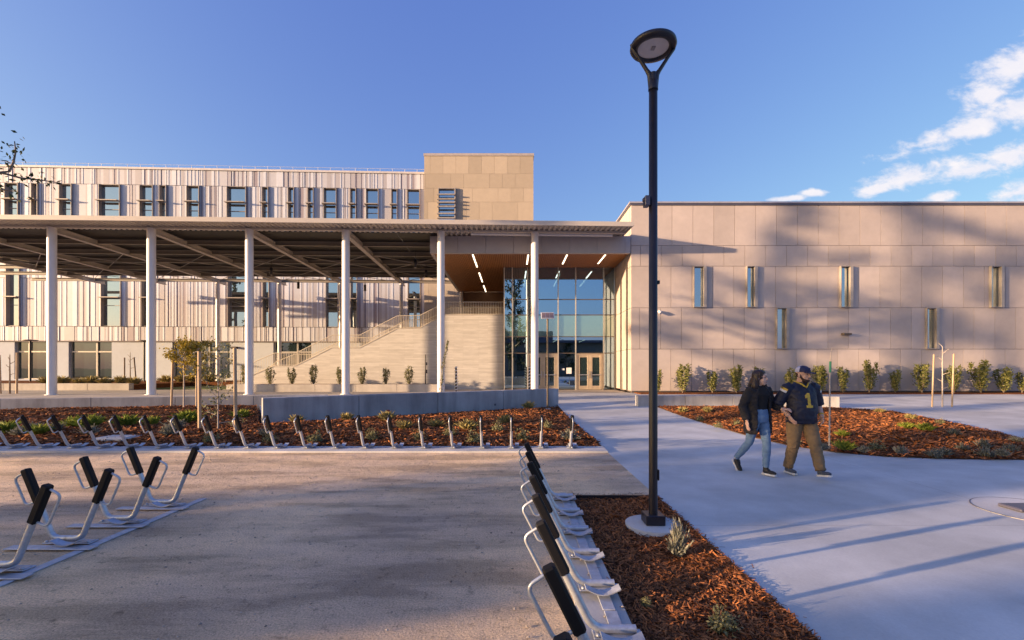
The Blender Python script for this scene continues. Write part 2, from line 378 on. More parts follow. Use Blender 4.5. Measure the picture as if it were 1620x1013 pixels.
grid_sheet('walkway', 1.93, 62, -24, 27.2, 30, 64, lambda x, y: hgt(y), MT['path'])
grid_sheet('entrance_paving', -.9, 6.9, 27.2, 30.6, 4, 4, lambda x, y: .245, MT['plaza'])
sheet('plaza', [(-70, 6.6), (-20.5, 18.35), (-11.4, 20.45), (-8, 21.3), (1.93, 22.6), (1.93, 27.2), (-.9, 27.2), (-.9, 31), (-.9, 60), (-70, 60)], .24, MT['plaza'])
mb = MB(); mb.add([(-11.35, 20.4, .02), (-7.45, 13.6, .0), (1.93, 19.8, .06), (1.93, 22.6, .235), (-8, 21.3, .235)], [(0, 1, 4), (1, 2, 4), (2, 3, 4)])
tag(mb.build('ramp', MT['path']), kind='structure')
tag((lambda m: (m.box(.79, .80, -24, 6.14, -.1, .01), m.box(.80, 1.92, 6.12, 6.14, -.1, .004), m)[-1])(MB()).build('edging_strip', MT['black']), kind='structure')
def mound(name, poly, zf, step, m):
    """bed surface over a polygon, clipped on a grid, with a wavy height"""
    bm = bmesh.new()
    vs = [bm.verts.new((x, y, 0)) for x, y in poly]; bm.faces.new(vs)
    xs = [p[0] for p in poly]; ys = [p[1] for p in poly]
    x = min(xs) + step
    while x < max(xs):
        bmesh.ops.bisect_plane(bm, geom=bm.verts[:] + bm.edges[:] + bm.faces[:], plane_co=(x, 0, 0), plane_no=(1, 0, 0)); x += step
    y = min(ys) + step
    while y < max(ys):
        bmesh.ops.bisect_plane(bm, geom=bm.verts[:] + bm.edges[:] + bm.faces[:], plane_co=(0, y, 0), plane_no=(0, 1, 0)); y += step
    for v in bm.verts: v.co.z = zf(v.co.x, v.co.y)
    mb = MB(); mb.bm(bm, smooth=True); o = mb.build(name, m); tag(o, kind='structure'); return o
def inside(poly, x, y):
    c = False; n = len(poly)
    for i in range(n):
        x1, y1 = poly[i]; x2, y2 = poly[(i + 1) % n]
        if (y1 > y) != (y2 > y) and x < (x2 - x1) * (y - y1) / (y2 - y1) + x1: c = not c
    return c
def edge_dist(poly, x, y):
    best = 9e9; p = Vector((x, y))
    for i in range(len(poly)):
        a = Vector(poly[i]); b = Vector(poly[(i + 1) % len(poly)]); t = max(0, min(1, (p - a).dot(b - a) / max(1e-9, (b - a).length_squared)))
        best = min(best, (p - a - (b - a) * t).length)
    return best
def wob(x, y): return .5 * math.sin(1.9 * x + .7 * math.sin(2.3 * y)) * math.sin(1.6 * y + .5) + .3 * math.sin(4.7 * x + 1.1) * math.sin(5.1 * y)
BACK = [(-32, 9.78), (1.92, 9.78), (1.92, 19.55), (-7.52, 13.55), (-11.4, 20.25), (-20.5, 18.1), (-32, 15.4)]
RIGHT = [(5.95, 18.9), (9, 18.95), (13.0, 18.3), (14.4, 17.2), (13.8, 14.4), (12.7, 11.8), (12.0, 10.5), (11.6, 9.3), (11.0, 8.65), (9.5, 8.47), (8.2, 8.55), (7.2, 8.77), (6.55, 9.2), (6.1, 10.0), (5.9, 11.2), (5.92, 14)]
NEAR = [(.80, -8), (1.93, -8), (1.93, 6.12), (.80, 6.12)]
def z_back(x, y): return .03 + min(.13, .10 * edge_dist(BACK, x, y)) + .03 * wob(x, y) * min(1, edge_dist(BACK, x, y))
def z_right(x, y): return hgt(y) + .015 + min(.16, .085 * edge_dist(RIGHT, x, y)) + .03 * wob(x, y) * min(1, edge_dist(RIGHT, x, y))
def z_near(x, y): return -.045 + .05 * max(0, min(1, (x - 1.5) / .4)) + .03 * wob(2 * x, 2 * y) * min(1, 3 * edge_dist(NEAR, x, y))
mound('bark_bed', BACK, z_back, .5, MT['soil']); mound('bark_bed', RIGHT, z_right, .45, MT['soil']); mound('bark_bed', NEAR, z_near, .2, MT['soil'])
def chips(name, poly, zf, n, lmin, lmax, wid, box, near_bias=0, spill=0):
    mb = MB(); k = 0; x0, x1, y0, y1 = box
    while k < n:
        x = rnd.uniform(x0, x1); y = y0 + (y1 - y0) * (rnd.random() ** (1 + near_bias))
        if not inside(poly, x, y): continue
        k += 1; l = rnd.uniform(lmin, lmax); w = wid * rnd.uniform(.6, 1.5); a = rnd.uniform(0, 6.283); tl = rnd.gauss(0, .32); rl = rnd.gauss(0, .5)
        M = Matrix.Translation((x, y, zf(x, y) + rnd.uniform(.002, .5 * wid + .012))) @ Matrix.Rotation(a, 4, 'Z') @ Matrix.Rotation(tl, 4, 'Y') @ Matrix.Rotation(rl, 4, 'X')
        b = rnd.uniform(-.12, .12) * l
        pts = [(-l / 2, -w / 2, 0), (0, -w / 2 + b, .15 * w), (l / 2, -w / 3, 0), (l / 2, w / 3, 0), (0, w / 2 + b, .15 * w), (-l / 2, w / 2, 0)]
        mb.add([M @ Vector(p) for p in pts], [(0, 1, 4, 5), (1, 2, 3, 4)])
    for q in range(spill):                                  # chips kicked out over the edge onto the paving
        i = rnd.randrange(len(poly)); a, b = Vector(poly[i]), Vector(poly[(i + 1) % len(poly)]); p = a.lerp(b, rnd.random()); d = (b - a).normalized(); o_ = abs(rnd.gauss(0, .07)); p = p + Vector((d.y, -d.x)) * o_
        if inside(poly, p.x, p.y) or p.y < 1.5 or p.y > 18.5: continue
        l = rnd.uniform(lmin, lmax) * .7; w = wid; M = Matrix.Translation((p.x, p.y, hgt(p.y) + .045 * (9.2 < p.y < 9.78 and p.x < 1.93) + .03 * (p.x < .8 and p.y < 6.2) + .008)) @ Matrix.Rotation(rnd.uniform(0, 6.28), 4, 'Z') @ Matrix.Rotation(rnd.gauss(0, .15), 4, 'Y')
        mb.add([M @ Vector(t_) for t_ in [(-l / 2, -w / 2, 0), (l / 2, -w / 3, .002), (l / 2, w / 3, .002), (-l / 2, w / 2, 0)]], [(0, 1, 2, 3)])
    return tag(mb.build(name, MT['chip']), 'shredded orange brown bark mulch ' + {'n': 'beside the lamp post', 'b': 'behind the bike docks', 'r': 'in the bed by the bench'}[CH], 'bark mulch', kind='stuff')
CH = 'n'; chips('bark_mulch', NEAR, z_near, 21000, .02, .10, .0085, (.80, 1.945, 1.6, 6.12), .4, 420)
CH = 'b'; chips('bark_mulch', BACK, z_back, 34000, .05, .20, .024, (-19, 1.92, 9.78, 20.2), .25, 260)
CH = 'r'; chips('bark_mulch', RIGHT, z_right, 19000, .05, .18, .023, (5.9, 14.4, 8.4, 18.9), .35, 420)
# loose chips and grit that lie on the gravel and the dock strip
mb = MB()
for i in range(2200):
    y = 1.9 + 7 * rnd.random() ** 1.6; x = rnd.uniform(-8, .44) if rnd.random() < .9 else rnd.uniform(.45, .79)
    if x > -1.15 * y - 1:
        s = (.002 + .008 * rnd.random() ** 3) * (1 + .1 * y); z = .003 if x < .45 else .022
        M = Matrix.Translation((x, y, z + s * .2)) @ Matrix.Rotation(rnd.uniform(0, 6), 4, 'Z')
        mb.add([M @ Vector(p) for p in [(-s, -s * .6, 0), (s * .8, -s * .7, 0), (s, s * .5, 0), (-s * .6, s * .8, 0), (0, 0, s * .8)]], [(0, 1, 4), (1, 2, 4), (2, 3, 4), (3, 0, 4)])
tag(mb.build('grit', mat('grit_stone', (.42, .36, .31), .9, 0, .3, 20, island=.6)), 'scattered pale grit on the gravel lot', 'grit', kind='stuff')

# ------------------------------------------------------------------ low concrete walls
def wall_run(name, label, pts, z0, ztop, th, m, joints, cat='concrete wall', group=None):
    """wall along a polyline of (x, y); joints = list of distances; front face runs on the line, thickness goes behind"""
    t = thing(name, label, cat, (pts[0][0], pts[0][1], z0), 0, group); o0 = Vector(pts[0])
    segs = []
    for i in range(len(pts) - 1):
        a = Vector(pts[i]); b = Vector(pts[i + 1]); L_ = (b - a).length; n = max(1, round(L_ / joints)) if joints else 1
        for k in range(n): segs.append((a.lerp(b, k / n), a.lerp(b, (k + 1) / n)))
    body = MB()
    for a, b in segs:
        d = (b - a).normalized(); nrm = Vector((-d.y, d.x)); g = .006
        L_ = (b - a).length; M = Matrix(((d.x, nrm.x, 0, a.x - o0.x), (d.y, nrm.y, 0, a.y - o0.y), (0, 0, 1, -z0), (0, 0, 0, 1)))
        body.bbox(g, L_ - g, 0, th, z0 - .3, ztop, .012, 0, M)
    body.build('wall_body', m, t)
    return t
wa = wall_run('retaining_wall', 'low concrete wall holding the plaza on the left, behind the staked tree', [(-38, 14.0), (-20.5, 18.2), (-8.6, 21.05)], 0, .47, .32, MT['wallc'], 2.75)
wb = wall_run('free_standing_wall', 'tall grey concrete wall slanting behind the bark bed to the entrance path', [(-7.48, 13.6), (2.0, 19.75)], 0, .81, .34, MT['wallc'], 2.9)
mbp = MB(); mbp.box(3.75, 3.86, -.006, 0, .17, .27); o = mbp.build('marker_plate', MT['red'], wb); o.rotation_euler.z = math.atan2(6.15, 9.48)
mbp = MB(); mbp.box(8.05, 8.13, -.006, 0, .22, .30); o = mbp.build('marker_plate', MT['coping'], wb); o.rotation_euler.z = math.atan2(6.15, 9.48)
bench = wall_run('bench_wall', 'low concrete bench wall behind the walking couple', [(5.22, 19.0), (11.2, 19.0), (13.2, 18.35)], 0, .55, .42, MT['wallc'], 2.0, 'bench')
sw = wall_run('seat_wall', 'pale concrete seat wall on the plaza before the glazed ground floor', [(-52, 29.2), (-25.2, 29.9)], .24, .69, .4, MT['seatc'], 2.6, 'seat wall')
mb = MB(); mb.prism([(-54, 29.55), (-25.4, 30.3), (-25.4, 36), (-13, 36.3), (-13, 41.6), (-54, 40.5)], .2, .58)
tag(mb.build('raised_bed', MT['soil']), 'long planted bed along the ribbed building base', 'planting bed')
mb = MB(); mb.prism([(-25, 31), (-14.5, 31.5), (-14.5, 36), (-25, 35.8)], .2, .30); tag(mb.build('lawn', MT['grass']), kind='structure')
pl = wall_run('planter', 'long low concrete planter at the foot of the stone stair wall', [(-17.2, 28.0), (-4.6, 28.0)], .24, .70, .22, MT['seatc'], 2.35, 'planter')
mb = MB(); mb.box(.05, 12.5, .22, 3.15, -.1, .38); mb.build('soil', MT['soil'], pl)
sheet('foundation_bed', [(7.1, 25.3), (44, 25.3), (44, 26.58), (7.1, 26.58)], .30, MT['soil'])

# ------------------------------------------------------------------ right-hand panelled building
def prism_y(mb, poly, y0, y1, mi=0):
    mb.prism([(x, z) for x, z in poly], y0, y1, mi, Matrix(((1, 0, 0, 0), (0, 0, 1, 0), (0, 1, 0, 0), (0, 0, 0, 1))))
FY = 26.6; S = FY / F
def fx(px): return X_at(px, FY)
def fz(py): return Z_at(py, FY)
rb = thing('panelled_building', 'long windowed building clad in pinkish fibre cement panels', 'building', (fx(998.3), FY, .24)); ox, oy, oz = rb.location
XR = 46.0
rows = [(fz(325), fz(388.8), 1063.2), (fz(388.8), fz(421.3), 1046.2 + 33.05), (fz(421.3), fz(487.2), 1061.6), (fz(487.2), fz(552.5), 1045.2 + 33.05), (fz(552.5), .36, 1061.2)]
RWIN = [('r', 1096.5, 1116.5, 2), ('r', 1180, 1196.8, 2), ('r', 1328, 1347.2, 2), ('r', 1565, 1585, 2), ('r', 1227, 1246.5, 3), ('r', 1463.5, 1482.7, 3)]
mb = MB(); gp = .010
for ri, (zt, zb, j0) in enumerate(rows):
    xs = [fx(998.3)]; x = fx(j0)
    while x - 1.221 > xs[0] + .05: x -= 1.221
    while x < XR: xs.append(x); x += 1.221
    xs.append(XR)
    for a, b in zip(xs[:-1], xs[1:]):
        iv = [(a, b)]
        for (_, p0, p1, r_) in RWIN:
            if r_ == ri:
                w0, w1 = fx(p0) - .004, fx(p1) + .004; nv = []
                for c, d in iv:
                    if w1 <= c or w0 >= d: nv.append((c, d)); continue
                    if w0 - c > .03: nv.append((c, w0 + gp))
                    if d - w1 > .03: nv.append((w1 - gp, d))
                iv = nv
        for c, d in iv: mb.box(c + gp - ox, d - gp - ox, 0, .3, zb + gp - oz, zt - gp - oz)
# side wall, facing the entrance
for ri, (zt, zb, j0) in enumerate(rows):
    y = .3
    for k, w in enumerate([.9 + .6 * (ri % 2)] + [1.221] * 20):
        mb.box(0, .3, y + gp, y + w - gp, zb + gp - oz, zt - gp - oz); y += w
mb.build('wall_panel', MT['panel'], rb)
mb = MB(); mb.box(.29, XR - ox, .29, 26, 0, fz(325) - oz - .02); mb.box(.05, XR - ox, .05, .28, -.1, .115); mb.build('core_wall', MT['joint'], rb)
mb = MB(); zc = fz(325) - oz
mb.box(-.06, XR - ox + .1, -.06, .35, zc, zc + .10); mb.box(-.06, .35, .35, 26, zc, zc + .10)
mb.box(-.10, XR - ox + .1, -.10, .4, zc + .10, zc + .19, 1); mb.box(-.10, .4, .4, 26, zc + .10, zc + .19, 1)
mb.build('roof_coping', [MT['coping'], mat('pale_coping', (.40, .38, .42), .45, .3)], rb)
for (_, p0, p1, r_) in RWIN:
    zt, zb, _j = rows[r_]; a, b = fx(p0) - ox, fx(p1) - ox; z0, z1 = zb - oz + .01, zt - oz - .01
    f = MB(); t = .035; d0 = -.145
    f.box(a, a + t, d0, .28, z0, z1); f.box(b - t - .12, b, d0, .28, z0, z1); f.box(a + t, b - t - .12, d0, .28, z1 - t, z1); f.box(a + t, b - t - .12, d0, .28, z0, z0 + t)
    fo = f.build('window', MT['fin'], rb)
    p = MB(); p.box(a + t, b - t - .12, .10, .12, z0 + t, z1 - t); p.build('pane', MT['glass'], fo)
mb = MB(); zc = fz(529) - oz
mb.bbox(fx(1330) - ox, fx(1343) - ox, -.26, 0, zc - .06, zc + .06, .02); wl = mb.build('wall_light', MT['bronze'], rb)
mb = MB(); zc = fz(496) - oz; xc = fx(1042) - ox
mb.box(xc - .05, xc + .05, -.12, 0, zc + .05, zc + .16); mb.tube([(xc, -.12, zc + .1), (xc + .05, -.24, zc - .02)], .09, 12); mb.build('security_camera', MT['white'], rb)

# ------------------------------------------------------------------ entrance hall: fascia, timber soffit, curtain wall, doors
EY = 30.6; SZ = 8.45
def ex(px): return X_at(px, EY)
def ez(py): return Z_at(py, EY)
eh = thing('entrance_hall', 'glazed double height entrance under an orange timber soffit', 'entrance', (0, EY, .24)); ey, e0 = EY, .24
XL = fx(680)
mb = MB(); x = XL
while x < 6.8:
    w = min(1.63, 6.9 - x); mb.box(x + .006, x + w - .006, FY - ey, FY - ey + .25, SZ - e0 - .03, 9.42 - e0); x += w
mb.box(XL, XL + .2, FY - ey + .26, 10, SZ - e0 - .03, 9.42 - e0)
mb.build('fascia', mat('fascia_panel', (.40, .37, .38), .6, .1, .04, island=.05), eh)
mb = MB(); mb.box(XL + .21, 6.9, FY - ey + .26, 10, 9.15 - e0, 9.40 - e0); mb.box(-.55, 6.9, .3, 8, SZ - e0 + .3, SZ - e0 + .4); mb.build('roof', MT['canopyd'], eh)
mb = MB(); x = XL + .22
while x < 6.84:
    mb.box(x, x + .085, FY - ey + .26, 10.0 if x < -.62 else .02, SZ - e0, SZ - e0 + .05); x += .115
mb.build('timber_soffit', MT['wood'], eh)
mb = MB(); mb.box(XL + .22, 6.88, FY - ey + .26, 10, SZ - e0 + .06, SZ - e0 + .08); mb.build('soffit_backing', mat('soffit_backing', (.08, .035, .015), .9), eh)
for X, segs in ((-2.37, ((27.04, 30.4), (32.2, 35.7), (37.2, 40.3))), (.93, ((27.1, 29.6),)), (3.24, ((27.1, 29.5),)), (5.52, ((27.1, 29.4),))):
    for a, b in segs:
        m_ = MB(); m_.box(X - .042, X + .042, a - ey, b - ey, SZ - e0 - .02, SZ - e0 - .002); m_.build('strip_light', MT['soffit_light'], eh)
mb = MB(); xs = [-2.9, -.6, 1.6]
mb.box(XL + .2, -.62, 9.95, 10.2, 5.2, SZ - e0); mb.build('rear_wall', mat('rear_wood_wall', (.16, .085, .045), .6), eh)
mulx = [ex(797.8), ex(810.5), ex(834.5), 3.06, 4.24, 6.12, 6.86]; tz = [ez(p) - e0 for p in (423.5, 474, 498.5, 533, 559)]
mb = MB()
for i, x in enumerate(mulx): mb.box(x - .03, x + .03, -.10, .06, 0.005, tz[0])
mb.build('mullion', MT['alu'], eh)
mb = MB()
for z in tz: mb.box(mulx[0] + .03, mulx[-1], -.02, .05, z - .028, z + .028)
mb.box(mulx[0], mulx[2], -.03, .05, 0, .10); mb.build('transom', MT['bronze'], eh)
def holes(mb, z0, z1, xs):
    for a, b in zip(xs[:-1], xs[1:]): mb.box(a + .03, b - .03, .012, .03, z0 + .028, z1 - .028)
mb = MB(); holes(mb, tz[1], tz[0], mulx); holes(mb, tz[2], tz[1], mulx); holes(mb, tz[4], tz[3], mulx)
holes(mb, .03, tz[4], mulx[:3]); holes(mb, .03, tz[4], mulx[3:5]); holes(mb, .03, tz[4], mulx[5:])
for k in range(0, len(mb.v), 8):
    p = MB(); p.v = mb.v[k:k + 8]; p.f = mb.f[:6]; p.m = mb.m[:6]; p.sm = mb.sm[:6]; p.build('pane', MT['entry'], eh)
mb = MB(); holes(mb, tz[3], tz[2], mulx)
for k in range(0, len(mb.v), 8):
    p = MB(); p.v = mb.v[k:k + 8]; p.f = mb.f[:6]; p.m = mb.m[:6]; p.sm = mb.sm[:6]; p.build('spandrel_pane', MT['spandrel'], eh)
def leaf(x0, x1, handed):
    d = MB(); z1 = tz[4] - .10; st = .17
    d.bbox(x0, x0 + st, -.06, 0, .02, z1, .006); d.bbox(x1 - st, x1, -.06, 0, .02, z1, .006); d.box(x0 + st, x1 - st, -.055, -.005, z1 - .18, z1); d.box(x0 + st, x1 - st, -.055, -.005, .02, .27)
    do = d.build('door', MT['tanframe'], eh)
    p = MB(); p.box(x0 + st, x1 - st, -.035, -.02, .27, z1 - .18); p.build('pane', MT['glassd'], do)
    h = MB(); h.box(x0 + st * .5, x1 - st * .5, -.11, -.075, .98, 1.03); h.box(x0 + st * .5, x0 + st * .5 + .03, -.08, -.055, .98, 1.03); h.box(x1 - st * .5 - .03, x1 - st * .5, -.08, -.055, .98, 1.03)
    xh = x0 + .07 if handed else x1 - .10; h.box(xh, xh + .03, -.14, -.11, .8, 1.25); h.box(xh, xh + .03, -.11, -.055, .82, .85); h.box(xh, xh + .03, -.11, -.055, 1.2, 1.23); h.build('handle', MT['steel'], do)
for (a, b) in ((4.24, 6.12), (1.0, 3.06)):
    mb = MB(); z1 = tz[4] - .03; mb.box(a + .03, a + .10, -.09, .03, .005, z1); mb.box(b - .10, b - .03, -.09, .03, .005, z1); mb.box(a + .10, b - .10, -.09, .03, z1 - .07, z1); mb.build('door_frame', MT['tanframe'], eh)
    mid = (a + b) / 2; leaf(a + .105, mid - .004, False); leaf(mid + .004, b - .105, True)
mb = MB(); mb.box(ex(896), ex(904.2), -.001, .010, ez(591.5) - e0, ez(582) - e0); tag(mb.build('notice', MT['paper']), 'blank white paper notice on the glass between the two entrance doors', 'notice').location = (0, EY, .24)
mb = MB(); mb.box(ex(889), ex(893), -.001, .010, ez(586) - e0, ez(583) - e0); tag(mb.build('notice', MT['paper']), 'small white card on the glass left of the paper notice', 'notice').location = (0, EY, .24)
mb = MB(); mb.box(-.6, 6.9, 7.4, 7.6, 0, 8.5); mb.box(-.62, -.58, .3, 7.4, 0, 8.5); mb.box(6.86, 6.9, .3, 7.4, 0, 8.5); mb.box(-.58, 6.86, .12, 7.4, -.08, 0.0); mb.box(-.58, 6.86, 3.0, 7.4, 3.6, 3.9)
mb.build('interior_wall', MT['interior'], eh)
for X in (.9, 3.3, 5.4):
    m_ = MB(); m_.box(X - .04, X + .04, 1.2, 6, 8.0, 8.03); m_.build('strip_light', MT['soffit_light'], eh)
    m_ = MB(); m_.box(X - .03, X + .03, 3.4, 6.5, 3.55, 3.58); m_.build('strip_light', MT['soffit_light'], eh)

# ------------------------------------------------------------------ tan stair tower
TY = 42.5
tw = thing('stair_tower', 'tan panelled tower block rising behind the entrance canopy', 'building', (X_at(671, TY), TY, .24)); tx = tw.location.x
def tzz(py): return Z_at(py, TY) - .24
mb = MB(); trow = [247, 275.2, 297.8, 319.8, 352, 384, 416, 448, 480, 520, 600]; toff = [.56, .1, .9, .35, .62, .2, .8, .4, .1, .5]
wx0, wx1, wzt, wzb = X_at(693, TY) - tx, X_at(721, TY) - tx, tzz(298.2), tzz(353.5); TW = X_at(844, TY) - tx
for i, (a, b) in enumerate(zip(trow[:-1], trow[1:])):
    zt, zb = tzz(a), max(.05, tzz(b)); xs = [0]; x = toff[i]
    while x < TW: xs.append(x); x += rnd.choice([1.2, 1.2, 2.4])
    xs.append(TW)
    for c, d in zip(xs[:-1], xs[1:]):
        for (e, f_) in ([(c, min(d, wx0)), (max(c, wx1), d)] if (zb < wzt - .05 and zt > wzb + .05) else [(c, d)]):
            if f_ - e > .04: mb.box(e + .006, f_ - .006, 0, .25, zb + .006, zt - .006)
mb.build('wall_panel', MT['tan'], tw)
mb = MB(); mb.box(0.02, TW - .02, .24, 14, 0, tzz(247)); mb.build('core_wall', MT['tan'], tw)
mb = MB(); mb.box(-.05, TW + .05, -.05, 14, tzz(247), tzz(243)); mb.build('roof_coping', mat('tower_coping', (.42, .37, .34), .5, .2), tw)
f = MB(); f.box(wx0, wx0 + .08, -.12, .23, wzb, wzt); f.box(wx1 - .10, wx1, -.22, .23, wzb, wzt); f.box(wx0 + .08, wx1 - .1, -.12, .23, wzt - .07, wzt); fo = f.build('window', MT['fin'], tw)
p = MB(); p.box(wx0 + .08, wx1 - .1, .15, .18, wzb, wzt - .07); p.build('pane', MT['glass'], fo)
for py in (310, 317.5, 322.5, 329, 340, 347):
    p = MB(); z = tzz(py); p.box(wx0 - .02, wx1 + .0, -.42, -.23, z - .05, z + .05); p.build('sun_shelf', MT['fin'], fo)

# ------------------------------------------------------------------ ribbed building on the left
B = Vector((-8.5, 43.5)); TH = math.atan2(1.6, 38.7); cT, sT = math.cos(TH), math.sin(TH)
lb = thing('ribbed_building', 'long ribbed metal building with slim tall windows behind the canopy', 'building', (B.x, B.y, 0), TH)
def U(px):
    t = (px - CX) / F; return (B.y * t - B.x) / (cT - t * sT)
bands = [(20.2, 18.75), (18.75, 14.4), (14.4, 10.0), (10.0, 5.55), (5.55, 4.2)]
UW = [(10, 30), (52, 61), (96, 114.5), (158.5, 190.5), (223, 242.5), (254, 263.5), (297, 315.5), (360.5, 389.5), (416, 424.6), (457, 465), (488, 496), (513, 532), (555, 563), (580, 598.5), (620, 628), (645, 663.5)]
LW = [(12, 32), (162, 192), (225.5, 238), (361.6, 391.5), (417, 426), (516.7, 535), (555.6, 564.6), (646, 664.5)]
rnd.seed(5); SL = -58.0
for bi, (zt, zb) in enumerate(bands):
    mb = MB(); s = SL
    wins = [(U(a) - .06, U(b) + .06) for a, b in (UW if bi == 1 else LW if bi in (2, 3) else [])]
    while s < 0.2:
        r_ = rnd.random()
        if r_ < .09: w, d, mi = .06, .0, 4
        elif r_ < .40: w, d, mi = rnd.choice([.1, .14]), .05, 0
        elif r_ < .70: w, d, mi = rnd.choice([.12, .2, .3]), .03, 1
        elif r_ < .88: w, d, mi = rnd.choice([.15, .25]), .035, 2
        else: w, d, mi = rnd.choice([.1, .16]), .02, 3
        e = s + w; seg = [(s, e)]
        for a, b in wins:
            ns = []
            for c, g in seg:
                if b <= c or a >= g: ns.append((c, g)); continue
                if a > c + .01: ns.append((c, a))
                if g > b + .01: ns.append((b, g))
            seg = ns
        for c, g in seg: mb.box(c, g, -d, .30, zb + .02, zt - .02, mi)
        s = e
    mb.build('cladding', MT['clad'], lb)
mb = MB(); mb.box(SL, .2, .29, 15, 4.2, 20.1); mb.box(SL, .2, -.03, .28, 4.12, 4.2); mb.build('core_wall', mat('ribbed_core', (.2, .17, .16), .8), lb)
mb = MB(); mb.box(SL, .2, -.12, .5, 20.2, 20.38); mb.box(SL, .2, .5, 15, 20.2, 20.3); mb.build('roof_coping', mat('roof_edge_white', (.60, .56, .54), .5, .1), lb)
mb = MB(); s = SL
while s < 0: mb.tube([(s, .25, 20.38), (s, .25, 20.78)], .018, 5); s += 1.17
mb.tube([(SL, .25, 20.78), (0, .25, 20.78)], .016, 5); mb.build('roof_rail', MT['white'], lb)
def lwin(p0, p1, zb, zt, shelves, deep, fr=True):
    a, b = U(p0), U(p1); f = MB(); t = .05
    f.box(a - .055, a - .005, -.16, .28, zb, zt); f.box(b + .005, b + .055, -.19, .28, zb, zt); f.box(a - .005, b + .005, -.10, .28, zt - .06, zt - .021); f.box(a - .005, b + .005, -.10, .28, zb + .021, zb + .06)
    zs = zb + .06
    for z in shelves: f.box(a, b, .12, .2, z - .75, z - .71)
    fo = f.build('window', MT['fin'], lb)
    p = MB(); p.box(a - .004, b + .004, .20, .22, zb + .06, zt - .06); p.build('pane', MT['glass'], fo)
    for z in shelves:
        q = MB(); q.box(a - .12, b + .0, -.10 - deep, -.005, z - .05, z + .03); q.build('sun_shelf', MT['fin'], fo)
for p0, p1 in UW: lwin(p0, p1, 14.4, 18.75, [17.2], .36)
for p0, p1 in LW: lwin(p0, p1, 5.55, 14.4, [12.75, 8.25], .3)
# white ground floor with shopfronts
shop = [(22, 75), (107.6, 176), (272, 363), (432, 492)]
mb = MB(); s = SL
for p0, p1 in shop + [(671, 671)]:
    mb.box(s, U(p0), .05, .6, .2, 4.10); s = U(p1)
mb.box(SL, .2, .02, .6, .2, .66); mb.build('plaster_wall', MT['plaster'], lb)
for p0, p1 in shop:
    a, b = U(p0), U(p1); f = MB(); z0, z1 = .661, 4.11; m_ = a + (b - a) * (.38 if p0 < 50 else .62)
    f.box(a, a + .12, .2, .55, z0, z1); f.box(b - .06, b, .2, .55, z0, z1); f.box(m_ - .07, m_ + .07, .22, .5, z0, z1); f.box(a + .12, m_ - .07, .24, .5, 3.15, 3.27); f.box(m_ + .07, b - .06, .24, .5, 3.15, 3.27); f.box(a + .12, m_ - .07, .24, .5, z0, z0 + .08); f.box(m_ + .07, b - .06, .24, .5, z0, z0 + .08)
    fo = f.build('shopfront', MT['alu'], lb)
    p = MB(); p.box(a + .12, m_ - .07, .36, .38, z0 + .08, z1); p.box(m_ + .07, b - .06, .36, .38, z0 + .08, z1); p.build('pane', MT['glassd'], fo)
mb = MB(); mb.box(SL, .2, .7, 15, .2, 4.2); mb.build('inner_wall', MT['interior'], lb)
mb = MB(); mb.box(U(368), U(376), -.3, .05, 3.55, 3.7); mb.build('wall_light', MT['bronze'], lb)

# ------------------------------------------------------------------ stone stair with railings
SYF = 31.2
def sx(px): return X_at(px, SYF)
def sz(py): return Z_at(py, SYF)
st = thing('staircase', 'stone walled outdoor stair with cream picket railings climbing to a landing', 'staircase', (sx(797), SYF, .24)); s0 = st.location.x; z0_ = .24
prof = [(sx(358), .50), (sx(384), .62), (sx(402.6), sz(593)), (sx(433.7), sz(580)), (sx(467), sz(580)), (sx(524.5), sz(551.5)), (sx(568.5), sz(551.5)), (sx(628), sz(521)), (sx(664.5), sz(520)), (sx(704.6), sz(499)), (sx(797), sz(499))]
poly = [(x - s0, z - z0_) for x, z in prof] + [(0, 0), (sx(358) - s0, 0)]
mb = MB()
for (a, b) in zip(prof[:-1], prof[1:]):
    prism_y(mb, [(a[0] - s0, -.05), (b[0] - s0, -.05), (b[0] - s0, b[1] - z0_), (a[0] - s0, a[1] - z0_)], 0, .35)
bmj = mb; bmj.build('stone_wall', MT['stone'], st)
mb = MB(); mb.box(sx(704.6) - s0, 0, -.02, .37, sz(499) - z0_, sz(499) - z0_ + .05)
for (a, b) in zip(prof[:-2], prof[1:-1]):
    prism_y(mb, [(a[0] - s0, a[1] - z0_), (b[0] - s0, b[1] - z0_), (b[0] - s0, b[1] - z0_ + .05), (a[0] - s0, a[1] - z0_ + .05)], -.02, .37)
mb.build('wall_cap', MT['seatc'], st)
mb = MB(); x = prof[1][0]; n = 0
def prof_z(x):
    for a, b in zip(prof[:-1], prof[1:]):
        if a[0] <= x <= b[0]: return a[1] + (b[1] - a[1]) * (x - a[0]) / (b[0] - a[0])
    return prof[-1][1]
while x < prof[-2][0]:
    z = prof_z(x + .15) - z0_ - .1; mb.box(x - s0, x - s0 + .30, .36, 3.0, max(.0, z - 1.2), z); x += .30
mb.box(prof[-2][0] - s0, 0, .36, 9.2, sz(499) - z0_ - .3, sz(499) - z0_ - .02); mb.build('steps', MT['seatc'], st)
def railing(yoff, h, xa):
    mb = MB(); x = xa; pts = [(xa - s0, yoff, prof_z(xa) - z0_)] + [(p[0] - s0, yoff, p[1] - z0_) for p in prof if p[0] > xa]
    for dz, r_ in ((h, .028), (.10, .018)):
        for p, q in zip(pts[:-1], pts[1:]):
            mb.tube([Vector(p) + Vector((0, 0, dz)), Vector(q) + Vector((0, 0, dz))], r_, 6)
    while x < 0 + s0 - .03:
        z = prof_z(x) - z0_; mb.box(x - s0 - .011, x - s0 + .011, yoff - .011, yoff + .011, z + .05, z + h); x += .115
    mb.build('railing', MT['rail'], st)
